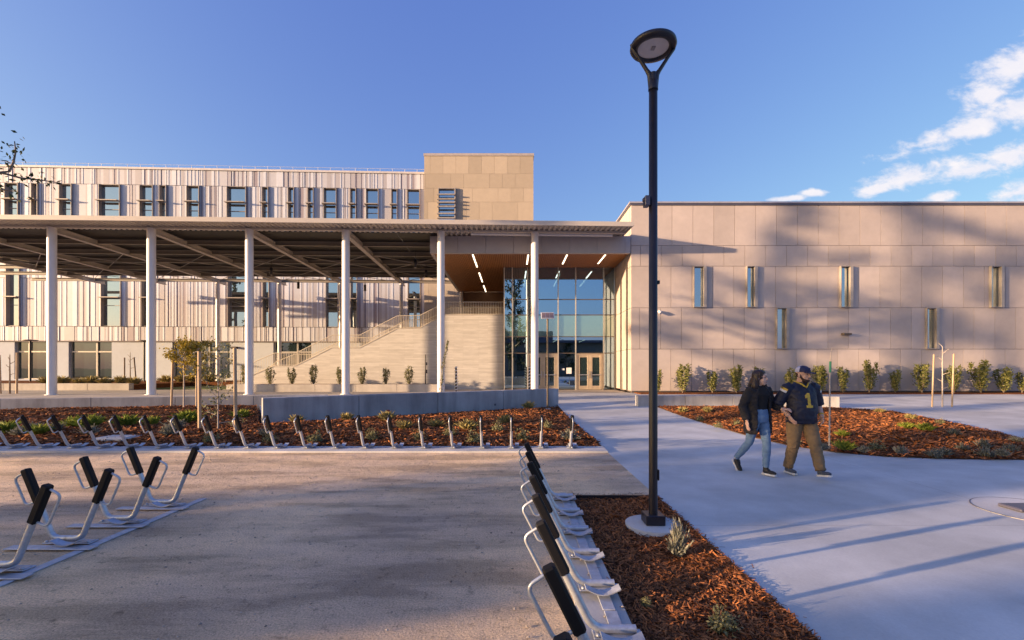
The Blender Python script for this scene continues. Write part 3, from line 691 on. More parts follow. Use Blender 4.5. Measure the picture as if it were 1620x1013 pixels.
railing(.15, .93, sx(372)); railing(2.9, .93, sx(372))

# ------------------------------------------------------------------ steel canopy on round columns
CR = R(2.0)
cp = thing('canopy', 'wide white steel canopy with solar panel roof on tall round columns', 'canopy', (1.25, 25.7, .24), CR)
SP = 5.27; zb_ = 8.86; zd = 9.20; VR = 14.75                       # beam bottom, deck underside (local z), rear row
for k in range(6):
    mb = MB(); x = -SP * k; zt = zd - .08 if k else zd - .08
    mb.lathe([(.21, 0), (.21, zt)], 20, 0, Matrix.Translation((x, 0, 0))); mb.lathe([(.30, 0), (.30, .03), (.21, .03)], 20, 0, Matrix.Translation((x, 0, 0)), False); mb.build('column', MT['white'], cp)
for k in range(1, 6):
    mb = MB(); x = -SP * k
    zc0 = 0 if k > 1 else 5.1
    mb.lathe([(.155, zc0), (.155, zb_)], 14, 0, Matrix.Translation((x, VR, 0))); mb.build('column', MT['white'], cp)
for k in range(1, 8):
    mb = MB(); x = -SP * k
    mb.box(x - .14, x + .14, .12, VR + 1.2, zb_, zb_ + .03); mb.box(x - .14, x + .14, .12, VR + 1.2, zd - .05, zd - .02); mb.box(x - .02, x + .02, .12, VR + 1.2, zb_ + .03, zd - .05); mb.build('beam', MT['canopy'], cp)
XE = 5.2; XW = -40.0
for v in (0.0, 2.6, 5.0, 7.4, 9.8, 12.2, VR):
    mb = MB(); dp = .10 if v == 0 else .27; xe = XE if v == 0 else -SP
    if v == 0: mb.box(XW, xe, v - .11, v + .11, zd - dp, zd - .0)
    else:
        for k in range(1, 8):
            a, b = -SP * (k + 1) + .15, -SP * k - .15
            mb.box(a, b, v - .07, v + .07, zd - dp, zd - dp + .02); mb.box(a, b, v + .05, v + .07, zd - dp + .02, zd - .03); mb.box(a, b, v - .07, v + .07, zd - .03, zd - .01)
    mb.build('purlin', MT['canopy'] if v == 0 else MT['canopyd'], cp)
mb = MB()
for k in range(1, 7):
    for (v0, v1) in ((5.1, 9.7), (9.9, 14.6)):
        a, b = -SP * (k + 1) + .2, -SP * k - .2
        mb.tube([(a, v0, zb_ + .12), (b, v1, zb_ + .12)], .022, 6); mb.tube([(b, v0, zb_ + .17), (a, v1, zb_ + .17)], .022, 6)
mb.build('brace_rod', MT['canopy'], cp)
def corrug(mb, x0, x1, y0, y1, z, pitch=.29, dep=.075, mi=0):
    x = x0
    while x < x1 - .05:
        p = min(pitch, x1 - x)
        q = [(x, z + dep), (x + p * .38, z + dep), (x + p * .5, z), (x + p * .88, z), (x + p, z + dep)]
        for a, b in zip(q[:-1], q[1:]): mb.add([(a[0], y0, a[1]), (b[0], y0, b[1]), (b[0], y1, b[1]), (a[0], y1, a[1])], [(0, 1, 2, 3)], mi)
        x += pitch
    mb.box(x0, x1, y0, y1, z + dep + .004, z + dep + .03, mi)
mb = MB(); corrug(mb, XW, XE, -1.36, .6, zd + .002); corrug(mb, -SP, XE, .6, 12, zd + .002); mb.build('roof_deck', MT['canopy'], cp)
mb = MB(); mb.box(XW, XE, -1.42, -1.365, zd - .11, zd + .13); mb.box(XW, XE, -1.365, -1.30, zd - .11, zd - .095); mb.box(XE, XE + .05, -1.42, .9, zd - .05, zd + .13); mb.build('fascia', MT['canopy'], cp)
mb = MB(); mb.tube([(-3.6, .32, zd - .09), (XE - .7, .32, zd - .09)], .10, 12); mb.build('gutter', MT['white'], cp)
for k in range(1, 7):
    for j in range(6):
        for h in range(2):
            v0 = .65 + j * 2.17 ; v1 = .65 + (j + 1) * 2.17 - .03
            if v1 - v0 < .3: continue
            a = -SP * (k + 1) + h * SP / 2 + .015; b = a + SP / 2 - .03
            m_ = MB(); m_.box(a, b, v0, v1, zd + .012, zd + .05); m_.build('solar_panel', MT['pv'], cp)
rndp = [(429, 435), (472, 457), (577.5, 461), (657, 423), (674, 439)]
for i, (px, py) in enumerate(rndp):
    d = CAMZ + 0; zl = 8.45; Yd = (zl - CAMZ) * F / (HZ - py + 4); X = X_at(px, Yd)
    t = thing('pendant_light', ['black pendant cylinder lamp under the canopy, leftmost of the five', 'black pendant lamp under the canopy, second from the left', 'black pendant lamp under the canopy, middle one of the five', 'black pendant lamp hanging lowest in view under the right canopy bay', 'black pendant lamp under the canopy nearest the timber soffit'][i], 'pendant lamp', (X, Yd, zl), 0, 'pendant lamps under the canopy')
    m_ = MB(); m_.lathe([(0, -.2), (.10, -.2), (.10, .32), (.03, .36), (0, .36)], 14); m_.build('lamp_shade', MT['black'], t)
    m_ = MB(); m_.tube([(0, 0, .36), (0, 0, 9.4 - zl)], .012, 6); m_.build('stem', MT['black'], t)
    m_ = MB(); m_.lathe([(0, -.205), (.08, -.205)], 12); m_.build('lens', MT['lamp'], t)
# ------------------------------------------------------------------ bike docks
def arc_pts(c, r, a0, a1, n, ax, az):
    return [Vector(c) + ax * (r * math.cos(a0 + (a1 - a0) * i / n)) + az * (r * math.sin(a0 + (a1 - a0) * i / n)) for i in range(n + 1)]
def smooth_path(pts, rad, n=4):
    """polyline with rounded corners"""
    pts = [Vector(p) for p in pts]; out = [pts[0]]
    for i in range(1, len(pts) - 1):
        p = pts[i]; a = (pts[i - 1] - p); b = (pts[i + 1] - p); r = min(rad, a.length * .45, b.length * .45)
        A = p + a.normalized() * r; C = p + b.normalized() * r
        for k in range(n + 1):
            t = k / n; out.append(A * (1 - t) ** 2 + p * 2 * t * (1 - t) + C * t * t)
    out.append(pts[-1]); return out
def dock_post(root, sgn, xb, lean=.27, top=.72, tail=True):
    """one leaning post: bend at x = xb on the ground, leaning towards sgn*x, with grip and locking loop"""
    a = Vector((xb, 0, .055)); tp = Vector((xb + sgn * lean, 0, top)); d = (tp - a).normalized(); Ln = (tp - a).length
    mb = MB(); start = Vector((xb - sgn * (.27 if tail else .15), 0, .055))
    mb.tube(smooth_path([start, a, tp - d * .02], .09, 5), .027, 10); po = mb.build('post', MT['galv'], root)
    g = MB(); M = Matrix.Translation(a + d * (Ln * .52)) @ d.to_track_quat('Z', 'Y').to_matrix().to_4x4()
    g.bbox(-.034, .034, -.034, .034, 0, Ln * .48 + .01, .012, 0, M); g.build('grip', MT['rubber'], po)
    n = Vector((d.z * sgn, 0, -d.x * sgn)); n = n if n.z < 0 else -n           # outward, on the underside
    p0 = a + d * (Ln * .97) + n * .03; p1 = a + d * (Ln * .55) + n * .03
    l = MB(); l.tube(smooth_path([p0, p0 + n * .105 - d * .01, p1 + n * .10 + d * .0, p1], .06, 5), .011, 8); l.build('locking_loop', MT['galv'], po)
    return po
def flat_strip(mb, pts, w):
    """bent flat bar, pts in the x-z plane, width along y"""
    t = .008
    for p, q in zip(pts[:-1], pts[1:]):
        p = Vector((p[0], 0, p[1])); q = Vector((q[0], 0, q[1])); d = (q - p).normalized(); n = Vector((-d.z, 0, d.x)) * t
        vs = [p + Vector((0, -w / 2, 0)), q + Vector((0, -w / 2, 0)), q + Vector((0, w / 2, 0)), p + Vector((0, w / 2, 0))]
        mb.add(vs + [v + n for v in vs], [(0, 3, 2, 1), (4, 5, 6, 7), (0, 1, 5, 4), (2, 3, 7, 6), (1, 2, 6, 5), (3, 0, 4, 7)])
def dock_base(root, pitch, rail_x, cradle_side, x0, x1):
    mb = MB(); mb.bbox(rail_x - .045, rail_x + .045, -pitch / 2 + .004, pitch / 2 - .004, .002, .012, .003); mb.build('floor_rail', MT['galvd'], root)
    b = MB(); b.bbox(x0, x1, -.055, .055, .014, .026, .004); b.box(x0 + .02, x1 - .02, -.04, .04, .026, .030)
    for x in (x0 + .03, x1 - .03): b.lathe([(.016, .03), (.016, .042), (0, .044)], 8, 0, Matrix.Translation((x, .035 * cradle_side, 0)))
    bo = b.build('base_plate', MT['galvd'], root)
    c = MB(); M = [(x1 - .28 + .26 * i / 8, .032 + .045 * (1 - math.cos(math.pi * (i / 8 - .5) * 1.0)) ) for i in range(9)]
    flat_strip(c, M, .085); v = c.v; c.v = [(p[0], p[1] + .115 * cradle_side, p[2]) for p in v]; c.build('wheel_cradle', MT['galvd'], bo)
def single_dock(label, loc, rz, group):
    t = thing('bike_dock', label, 'bike dock', loc, rz, group)
    dock_post(t, -1, 0.0, .33, .72); dock_base(t, .607, .17, -1, .0, .31); return t
G1 = 'bike docks along the bark bed'; G2 = 'bike docks beside the lamp post bed'; G3 = 'double bike docks on the gravel'
P1 = None; NB = 21
back_x = []
for i in range(NB):
    px = 902.5 - 46.7 * (NB - 2 - i) - 46.7
    X = X_at(px + 46.7, 9.43) if False else X_at(902.5 - 46.75 * (NB - 1 - i), 9.43)
    back_x.append(X)
    lab = f'grey bike dock with black grip in the bark bed row, {ORD[i]} from the left'
    if i == NB - 1: lab = 'grey bike dock with black grip at the path end of the bark bed row'
    if P1 is None: P1 = single_dock(lab, (X, 9.43, .035), R(90), G1)
    else:
        c = copy_tree(P1); c.location = (X, 9.43 + rnd.uniform(-.01, .01), .035); c.rotation_euler.z = R(90) + rnd.gauss(0, R(.8)); tag(c, lab)
for i, Y in enumerate([5.86, 5.26, 4.67, 4.08, 3.48, 2.87, 2.24, 1.64]):
    lab = f'bike dock tilting over the gravel beside the lamp bed, {ORD[i]} from its far end'
    c = copy_tree(P1); c.location = (.505, Y, .02); c.rotation_euler.z = rnd.gauss(0, R(.8)); tag(c, lab, group=G2)
D = None
for i, Y in enumerate([5.66, 5.05, 4.45, 3.86]):
    lab = f'V shaped double bike dock on the gravel, {ORD[i]} from the far end of its row'
    if D is None:
        D = thing('double_bike_dock', lab, 'bike dock', (-4.35, Y, .0), 0, G3)
        for sgn in (1, -1): dock_post(D, sgn, sgn * .14, .27, .72, False)
        dock_base(D, .604, .30, -1, -.2, .26)
        b = MB(); b.bbox(-.42, .40, -.20, -.10, .014, .026, .004); b.build('base_plate', MT['galvd'], D)
    else:
        c = copy_tree(D); c.location = (-4.35, Y, 0); c.rotation_euler.z = rnd.gauss(0, R(1)); tag(c, lab)

# ------------------------------------------------------------------ lamp post
LX, LY = 1.55, 5.02
lp = thing('lamp_post', 'tall dark lamp post with tilted ring shaped head in the bark bed', 'lamp post', (LX, LY, -.02))
mb = MB(); mb.lathe([(.30, -.1), (.30, .022), (.295, .026), (0, .028)], 40); mb.build('footing', MT['curb'], lp)
mb = MB(); mb.bbox(-.105, .105, -.105, .105, .028, .135, .008); mb.build('base_cover', MT['black'], lp)
mb = MB(); mb.lathe([(.047, .13), (.046, 4.86), (.0, 4.87)], 24); mb.build('pole', MT['black'], lp)
mb = MB(); mb.lathe([(.053, 4.80), (.053, 4.90), (.048, 4.905)], 24); mb.build('collar', MT['black'], lp)
HZL = 5.275
mb = MB()
for sg in (-1, 1):
    mb.tube([(sg * .02, 0, 4.84), (sg * .035, 0, 4.97), (sg * .07, 0, 5.02), (sg * .16, 0, 5.16), (sg * .225, 0, HZL - .02), (sg * .236, 0, HZL + .03)], [.034, .032, .022, .019, .02, .02], 10)
mb.tube([(0, 0, 4.84), (0, 0, 4.99)], [.047, .038], 16); mb.build('fork', MT['black'], lp)
mb = MB(); mb.lathe([(.165, HZL - .012), (.185, HZL - .03), (.236, HZL - .022), (.250, HZL), (.244, HZL + .03), (.19, HZL + .06), (0, HZL + .09)], 48); ho = mb.build('lamp_head', MT['black'], lp)
mb = MB(); mb.lathe([(0, HZL - .008), (.1, HZL - .008), (.17, HZL - .010)], 40); mb.build('lens', MT['lamp'], ho)
mb = MB(); mb.box(-.02, .02, -.03, .03, HZL - .016, HZL - .0085); mb.build('led_module', mat('led_grey', (.28, .25, .24), .5), ho)
mb = MB(); mb.bbox(.044, .062, -.03, .03, .50, .62, .006); mb.build('hand_hole_cover', MT['black'], lp)
zc = CAMZ + (HZ - 320) / F * LY + .02
mb = MB(); mb.bbox(-.10, -.045, -.05, .05, zc - .05, zc + .06, .006); mb.box(-.115, -.10, -.02, .02, zc - .03, zc - .005); mb.box(-.115, -.10, -.02, .02, zc + .01, zc + .04); mb.build('sensor_box', MT['coping'], lp)
mb = MB(); z2 = CAMZ + (HZ - 447) / F * LY + .02; mb.bbox(.044, .07, -.02, .02, z2 - .02, z2 + .02, .004); mb.build('socket', MT['black'], lp)

# ------------------------------------------------------------------ posts, boxes, small street furniture
sp_ = thing('solar_light', 'slim grey post with a small solar panel before the entrance doors', 'solar post', (X_at(866.3, 18.0), 18.0, .06))
mb = MB(); mb.tube([(0, 0, 0), (0, 0, 3.62)], .038, 10); mb.build('pole', MT['bronze'], sp_)
mb = MB(); M = Matrix.Translation((0, -.02, 3.72)) @ Matrix.Rotation(R(48), 4, 'X'); mb.bbox(-.26, .26, -.18, .18, -.02, .015, .008, 0, M); po = mb.build('solar_panel', MT['white'], sp_)
mb = MB()
for k in range(3): mb.box(-.235 + k * .16, -.085 + k * .16, -.15, .15, .0155, .019, 0, M)
mb.build('cell', MT['solar'], po)
mb = MB(); mb.bbox(-.12, .12, -.12, .12, -.1, .05, .01); mb.build('footing', MT['curb'], sp_)
for i, (px, lab) in enumerate([(721.5, 'short striped spiral post standing by the stone stair wall'), (837.5, 'short striped spiral post just left of the entrance column')]):
    d = 27.3; t = thing('spiral_post', lab, 'spiral post', (X_at(px, d), d, .24), 0, 'spiral posts by the entrance')
    mb = MB(); mb.tube([(0, 0, 0), (0, 0, 1.55)], .05, 12); mb.build('core', MT['black'], t)
    mb = MB(); pts = [(.075 * math.cos(k * .55), .075 * math.sin(k * .55), .02 + k * .0166) for k in range(92)]; mb.tube(pts, .032, 6); mb.build('spiral', MT['white'], t)
t = thing('call_post', 'thin dark post with small boxes before the stone stair wall', 'post', (X_at(673, 29.2), 29.2, .62)); mb = MB(); mb.tube([(0, 0, 0), (0, 0, 1.95)], .035, 8); mb.build('pole', MT['black'], t)
mb = MB(); mb.bbox(.03, .12, -.06, .04, 1.25, 1.45, .01); mb.bbox(.03, .12, -.06, .04, .75, .98, .01); mb.build('control_box', MT['black'], t)
def plaza_lamp(px, py0, lab):
    d = 38.0; zt = Z_at(py0, d); t = thing('plaza_lamp', lab, 'lamp', (X_at(px, d), d, .56), 0, 'flat disc lamps on the far plaza')
    mb = MB(); mb.tube([(0, 0, 0), (0, 0, zt - .56)], .07, 10); mb.build('pole', MT['black'], t)
    mb = MB(); mb.lathe([(0, zt - .60), (.45, zt - .58), (.5, zt - .54), (.45, zt - .50), (0, zt - .46)], 20); mb.build('lamp_head', MT['canopyd'], t)
plaza_lamp(48, 539, 'disc topped plaza lamp before the leftmost shopfront'); plaza_lamp(228, 540, 'disc topped plaza lamp just left of the second canopy column')
vb = thing('valve_box', 'pale irrigation valve box lid in the bark behind the bike docks', 'valve box', (X_at(186, 10.5), 10.5, .03)); mb = MB(); mb.bbox(-.36, .36, -.28, .28, 0, .10, .02); mb.build('body', MT['curb'], vb); mb = MB(); mb.bbox(-.30, .30, -.22, .22, .101, .112, .004); mb.build('lid', MT['curb'], vb)
ux, uy = 6.3, 5.42
ut = thing('utility_cover', 'round pale concrete utility cover in the walkway at the right edge', 'utility cover', (ux, uy, .004))
mb = MB(); mb.lathe([(.60, -.05), (.60, .004), (0, .004)], 56, 0, None, False); mb.build('pad', MT['curb'], ut)
mb = MB(); mb.lathe([(.612, .002), (.612, .006), (.60, .006)], 56, 0, None, False); mb.build('joint_ring', MT['coping'], ut)
mb = MB(); mb.bbox(-.30, .35, -.05, .22, .006, .045, .012); mb.build('lid', MT['coping'], ut)
mb = MB(); mb.prism([(-.45, -.38), (.38, -.42), (.42, -.46), (.1, -.58), (-.2, -.56)], .0045, .010); mb.build('soil_patch', MT['gravel'], ut)

# ------------------------------------------------------------------ plants
def leaf_quad(mb, c, n, up, l, w, mi=0):
    n = n.normalized(); a = up - n * up.dot(n); a = a.normalized() if a.length > 1e-4 else n.orthogonal().normalized(); b = n.cross(a)
    mb.add([c - a * l * .5, c + b * w * .5 - a * .05 * l, c + a * l * .5, c - b * w * .5 - a * .05 * l], [(0, 1, 2, 3)], mi)
def rvec(): 
    while True:
        v = Vector((rnd.uniform(-1, 1), rnd.uniform(-1, 1), rnd.uniform(-1, 1)))
        if .05 < v.length < 1: return v.normalized()
def upright_shrub(h, r, n, ll, m, seed):
    """several rising stems, leaves along them; returns (stem mesh builder, leaf mesh builder)"""
    rnd.seed(seed); s = MB(); lf = MB(); ns = 7
    for i in range(ns):
        a = i * 6.283 / ns + rnd.uniform(-.4, .4); hh = h * rnd.uniform(.6, 1.0); rr = r * rnd.uniform(.4, 1.0)
        pts = [Vector((0, 0, 0)), Vector((math.cos(a) * rr * .5, math.sin(a) * rr * .5, hh * .4)), Vector((math.cos(a) * rr * .9, math.sin(a) * rr * .9, hh * .75)), Vector((math.cos(a + .3) * rr * .75, math.sin(a + .3) * rr * .75, hh))]
        s.tube(pts, [.016, .012, .009, .004], 5)
        for k in range(n // ns):
            t = .12 + .88 * rnd.random() ** .85; f = t * 3; j = min(2, int(f)); p = pts[j].lerp(pts[j + 1], f - j)
            off = rvec(); off.z *= .7; p = p + off * rnd.uniform(.02, .16) * (1.15 - .5 * t) * (h / 1.5) * (.6 + .8 * abs(math.sin(t * 9 + i * 2)))
            d = (off + Vector((0, 0, .5))).normalized(); leaf_quad(lf, p, rvec() + Vector((0, -.2, .4)), d, ll * rnd.uniform(.7, 1.3), ll * rnd.uniform(.35, .6))
    return s, lf
def shrub_proto(name, label, cat, group, h, r, n, ll, m, seed):
    t = thing(name, label, cat, (0, 0, 0), 0, group); s, lf = upright_shrub(h, r, n, ll, m, seed); s.build('stem', MT['bark'], t); lf.build('foliage', m, t); return t
GA = 'upright shrubs along the panelled wall'
px_sh = [1041, 1080, 1127, 1165, 1200, 1252, 1297, 1334, 1375, 1416.5, 1458.5, 1509, 1552, 1588, 1617]
hs = [1.35, 1.85, 1.45, 1.8, 1.5, 1.6, 1.85, 1.65, 1.9, 1.5, 1.95, 1.75, 1.9, 1.65, 1.4]
protos = []
for i, (px, h) in enumerate(zip(px_sh, hs)):
    lab = f'upright leafy shrub against the panelled wall, {ORD[i]} from the entrance'; loc = (X_at(px, 25.9), 25.9, .29)
    if i < 4: o = shrub_proto('upright_shrub', lab, 'shrub', GA, 1.7, .40, 1150, .115, MT['shrub'], 40 + i); protos.append(o)
    else: o = copy_tree(protos[(i * 7) % 4]); tag(o, lab)
    o.location = loc; k = h / 1.7; o.scale = (k * rnd.uniform(.8, 1.2), k, k); o.rotation_euler.z = rnd.uniform(0, 6.28)
GB = 'olive shrubs in the stair planter'
po_ = []
for i, (px, h) in enumerate([(388, 1.35), (427, 1.25), (462, 1.25), (496, 1.35), (537, 1.25), (573.5, 1.3), (610, 1.15), (647.5, 1.3)]):
    lab = f'pale olive shrub in the planter below the stair, {ORD[i]} from the left'; loc = (X_at(px, 28.8), 28.8, .58)
    if i < 3: o = shrub_proto('planter_shrub', lab, 'shrub', GB, 1.3, .32, 800, .095, MT['shrubd'], 60 + i); po_.append(o)
    else: o = copy_tree(po_[i % 3]); tag(o, lab)
    o.location = loc; k = h / 1.3; o.scale = (k, k, k); o.rotation_euler.z = rnd.uniform(0, 6.28)
# climbing young plant leaning on the fifth column
rnd.seed(77); t = thing('young_vine', 'tall thin leafy plant leaning against the column by the stair wall', 'plant', (X_at(697, 25.2), 25.2, .24)); s = MB(); lf = MB()
pts = [Vector((0, 0, 0)), Vector((.06, 0, .8)), Vector((.16, .0, 1.7)), Vector((.32, 0, 2.5)), Vector((.42, 0, 2.95))]; s.tube(pts, [.03, .025, .02, .014, .006], 6)
for k in range(420):
    f = rnd.random() ** .8 * 4; j = min(3, int(f)); p = pts[j].lerp(pts[j + 1], f - j) + rvec() * rnd.uniform(.02, .17) * (1.1 - .18 * f); leaf_quad(lf, p, rvec(), rvec(), .10, .05)
s.build('stem', MT['palebark'], t); lf.build('foliage', MT['shrubd'], t)
# low plants in the bark beds
def tuft(kind, seed):
    rnd.seed(seed); mb = MB()
    if kind == 'silver':
        for i in range(170):
            a = rnd.uniform(0, 6.283); el = rnd.uniform(.25, 1.45); d = Vector((math.cos(a) * math.cos(el), math.sin(a) * math.cos(el), math.sin(el))); L_ = rnd.uniform(.14, .30)
            b = Vector((rnd.gauss(0, .03), rnd.gauss(0, .03), 0)); sd = d.cross(rvec()).normalized() * .012
            mb.add([b - sd * .4, b + sd * .4, b + d * L_ * .6 + sd * .9, b + d * L_, b + d * L_ * .6 - sd * .9], [(0, 1, 2, 3, 4)])
            for k in range(4):
                p = b + d * L_ * rnd.uniform(.35, 1); leaf_quad(mb, p, rvec(), d + rvec() * .6, .055, .018)
    elif kind == 'blade':
        for i in range(210):
            a = rnd.uniform(0, 6.283); el = rnd.uniform(.55, 1.5); L_ = rnd.uniform(.16, .36); d = Vector((math.cos(a) * math.cos(el), math.sin(a) * math.cos(el), math.sin(el))); b = Vector((rnd.gauss(0, .05), rnd.gauss(0, .05), 0)); sd = Vector((-math.sin(a), math.cos(a), 0)) * .009
            m_ = b + d * L_ * .6; e = b + d * L_ + Vector((math.cos(a), math.sin(a), -.5)) * .05
            mb.add([b - sd, b + sd, m_ + sd * .8, e, m_ - sd * .8], [(0, 1, 2, 3, 4)])
    else:
        for i in range(420):
            v = rvec(); v.z = abs(v.z); p = Vector((v.x * .17, v.y * .17, v.z * .24)) * rnd.uniform(.4, 1.05) * (1 + .25 * math.sin(5 * v.x + 3 * v.y)); leaf_quad(mb, p, rvec() + v, v + rvec() * .5, .05, .022)
    return mb
PM = {('silver', 0): None}
mats_k = {'silver': MT['silver'], 'blade': MT['lime'], 'bush': MT['shrubd'], 'straw': MT['straw']}
for kd in ('silver', 'blade', 'bush', 'straw'):
    for v in range(3):
        t = tuft('blade' if kd == 'straw' else kd, 300 + v + 10 * len(kd)); me = t.build('proto', mats_k[kd]); PM[(kd, v)] = me.data; bpy.data.objects.remove(me)
KW = {'silver': ('silver_shrub', 'silvery grey low shrub', 'shrub'), 'blade': ('grass_tuft', 'lime green grass tuft', 'grass tuft'), 'bush': ('low_shrub', 'small rounded olive shrub', 'shrub'), 'straw': ('dry_tuft', 'dry straw coloured tuft', 'grass tuft')}
used_l = {}
def plant(kd, x, y, z, sc, where, group):
    nm, lk, ct = KW[kd]; o = bpy.data.objects.new(nm, PM[(kd, rnd.randrange(3))]); col.objects.link(o); o.location = (x, y, z); o.scale = (sc * rnd.uniform(.9, 1.15), sc, sc * rnd.uniform(.85, 1.1)); o.rotation_euler.z = rnd.uniform(0, 6.28)
    tag(o, f'{lk} {where}', ct, group); return o
rnd.seed(91)
bk = [('silver', 30, 690), ('silver', 52, 686), ('blade', 62, 690), ('blade', 115, 678), ('silver', 143, 690), ('blade', 140, 681), ('blade', 172, 677), ('bush', 155, 671), ('blade', 200, 676), ('bush', 214, 671), ('blade', 240, 676), ('silver', 268, 690), ('silver', 278, 682), ('blade', 297, 672),
      ('bush', 332, 697), ('blade', 382, 660), ('bush', 425, 697), ('silver', 420, 690), ('straw', 470, 668), ('bush', 500, 697), ('straw', 548, 668), ('bush', 588, 694), ('straw', 612, 668), ('bush', 664, 694), ('straw', 640, 682), ('bush', 712, 690), ('bush', 750, 697), ('straw', 740, 684), ('bush', 788, 686), ('straw', 836, 647), ('bush', 826, 695), ('bush', 866, 680), ('silver', 902, 695), ('straw', 690, 679), ('straw', 800, 672), ('silver', 90, 684), ('blade', 8, 688)]
def dock_near(px):
    k = min(range(NB), key=lambda i: abs(902.5 - 46.75 * (NB - 1 - i) - px)); return ORD[k] if k < NB - 1 else 'last'
cnt = {}
for kd, px, py in bk:
    g = G(px, py, .10); y = min(g.y, 18.8); x = X_at(px, y)
    row = 'just' if py > 688 else 'a step' if py > 675 else 'well'
    w = f'{row} behind the {dock_near(px)} dock from the left along the bed'; lk = KW[kd][1]
    if (kd, w) in cnt: continue
    cnt[(kd, w)] = 1
    plant(kd, x, y, z_back(x, y) if inside(BACK, x, y) else .05, rnd.uniform(.75, 1.1) * (1.15 if kd == 'blade' else 1), w, 'low plants behind the bike docks')
rt = [('bush', 1108, 660), ('bush', 1136, 674), ('bush', 1165, 668), ('straw', 1120, 652), ('straw', 1080, 650), ('silver', 1300, 709), ('blade', 1336, 708), ('blade', 1332, 690), ('silver', 1366, 712), ('silver', 1425, 714), ('silver', 1478, 714), ('silver', 1494, 712), ('blade', 1435, 680), ('blade', 1465, 684), ('bush', 1488, 668), ('silver', 1524, 706), ('silver', 1556, 704), ('silver', 1560, 714), ('silver', 1600, 708), ('silver', 1608, 694), ('straw', 1392, 652), ('straw', 1440, 664), ('bush', 1385, 705), ('silver', 1510, 690), ('bush', 1255, 700), ('silver', 1585, 718)]
WR = ['nearest the path corner behind the bench end', 'nearest the woman and left of her', 'half hidden by the woman', 'below the bench near its left end', 'at the left tip of the bed beside the path', 'at the foot of the bare sapling', 'in front of the couple side, right of the sapling', 'behind the first grass tuft right of the sapling', 'by the walkway edge right of the sapling', 'by the walkway edge in the middle of the bed', 'of the close pair by the walkway, left one', 'of the close pair by the walkway, right one', 'in the middle of the bed, left of two', 'in the middle of the bed, right of two', 'at the crest of the bed', 'first in the right part of the bed', 'second in the right part of the bed', 'lowest in the right part of the bed', 'near the right edge of the photo by the walkway', 'at the bed rim near the right edge', 'in the sunlit part behind the man', 'at the end of the sunlit bark', 'between sapling and bed middle', 'alone on the sunlit streak at right', 'just behind the man', 'at the far right corner of the bed']
for (kd, px, py), w in zip(rt, WR):
    g = G(px, py, .14); plant(kd, g.x, g.y, z_right(g.x, g.y) if inside(RIGHT, g.x, g.y) else .1, rnd.uniform(.5, .75) * (1 if kd != 'bush' else 1.15), w, 'low plants in the bed by the walkway')
rnd.seed(12)
o = plant('silver', X_at(1065, 4.35), 4.22, -.02, .95, 'standing upright right before the lamp post', None); o.scale = (.50, .50, 1.25)
plant('bush', X_at(1142, 3.05), 3.05, -.03, .62, 'at the bottom of the picture in the lamp post bed', None)
plant('bush', .98, 3.35, -.03, .25, 'tiny, by the dock strip in the lamp post bed', None)
TB = [(99.5, 'left of'), (128, 'just right of'), (146.5, 'second right of'), (167, 'third right of'), (191, 'fourth right of'), (212, 'fifth right of'), (75, 'second left of')]
for px, w in TB: plant('straw', X_at(px, 31.6), 31.6, .58, 1.9, f'on the raised bed, {w} the leftmost canopy column', 'dry tufts on the raised bed')
for i, px in enumerate([262, 285, 305, 330]): plant('straw', X_at(px, 36.8), 36.8, .58, 2.0, f'beyond the lawn strip, {ORD[i]} right of the second canopy column', 'dry tufts beyond the lawn')

# ------------------------------------------------------------------ trees
def grow(root_pts, r0, seed, levels, nchild, spread, lenf, leafn, ll, lw_, trunk_m, leaf_m, t, tip_leaf=.35, minlevel=1, clump=.5):
    """trunk polyline, recursive limbs, leaf clusters on the outer limbs"""
    rnd.seed(seed); tr = MB(); lf = MB()
    def limb(p, d, L_, r, lev):
        pts = [p]; q = p.copy(); dd = d.copy()
        for k in range(3):
            dd = (dd + rvec() * .22 + Vector((0, 0, .06))).normalized(); q = q + dd * (L_ / 3); pts.append(q.copy())
        tr.tube(pts, [r, r * .8, r * .6, r * .35], 5 if lev > 1 else 7, 0, False)
        if lev >= minlevel:
            for i in range(leafn):
                f = rnd.uniform(.3, 3); j = min(2, int(f)); c = pts[j].lerp(pts[j + 1], f - j) + rvec() * tip_leaf * rnd.random() ** clump
                leaf_quad(lf, c, rvec() + Vector((0, 0, .4)), rvec() + dd * .6, ll * rnd.uniform(.6, 1.3), lw_ * rnd.uniform(.7, 1.3))
        if lev < levels:
            for i in range(nchild):
                f = rnd.uniform(1.2, 3); j = min(2, int(f)); c = pts[j].lerp(pts[j + 1], f - j)
                ax = rvec(); nd = (dd * .7 + (ax - dd * ax.dot(dd)).normalized() * spread + Vector((0, 0, .12))).normalized()
                limb(c, nd, L_ * lenf * rnd.uniform(.75, 1.15), r * .5, lev + 1)
    pts = [Vector(p) for p in root_pts]; n = len(pts)
    tr.tube(pts, [r0 * (1 - .6 * i / (n - 1)) for i in range(n)], 9)
    return tr, lf, limb, pts
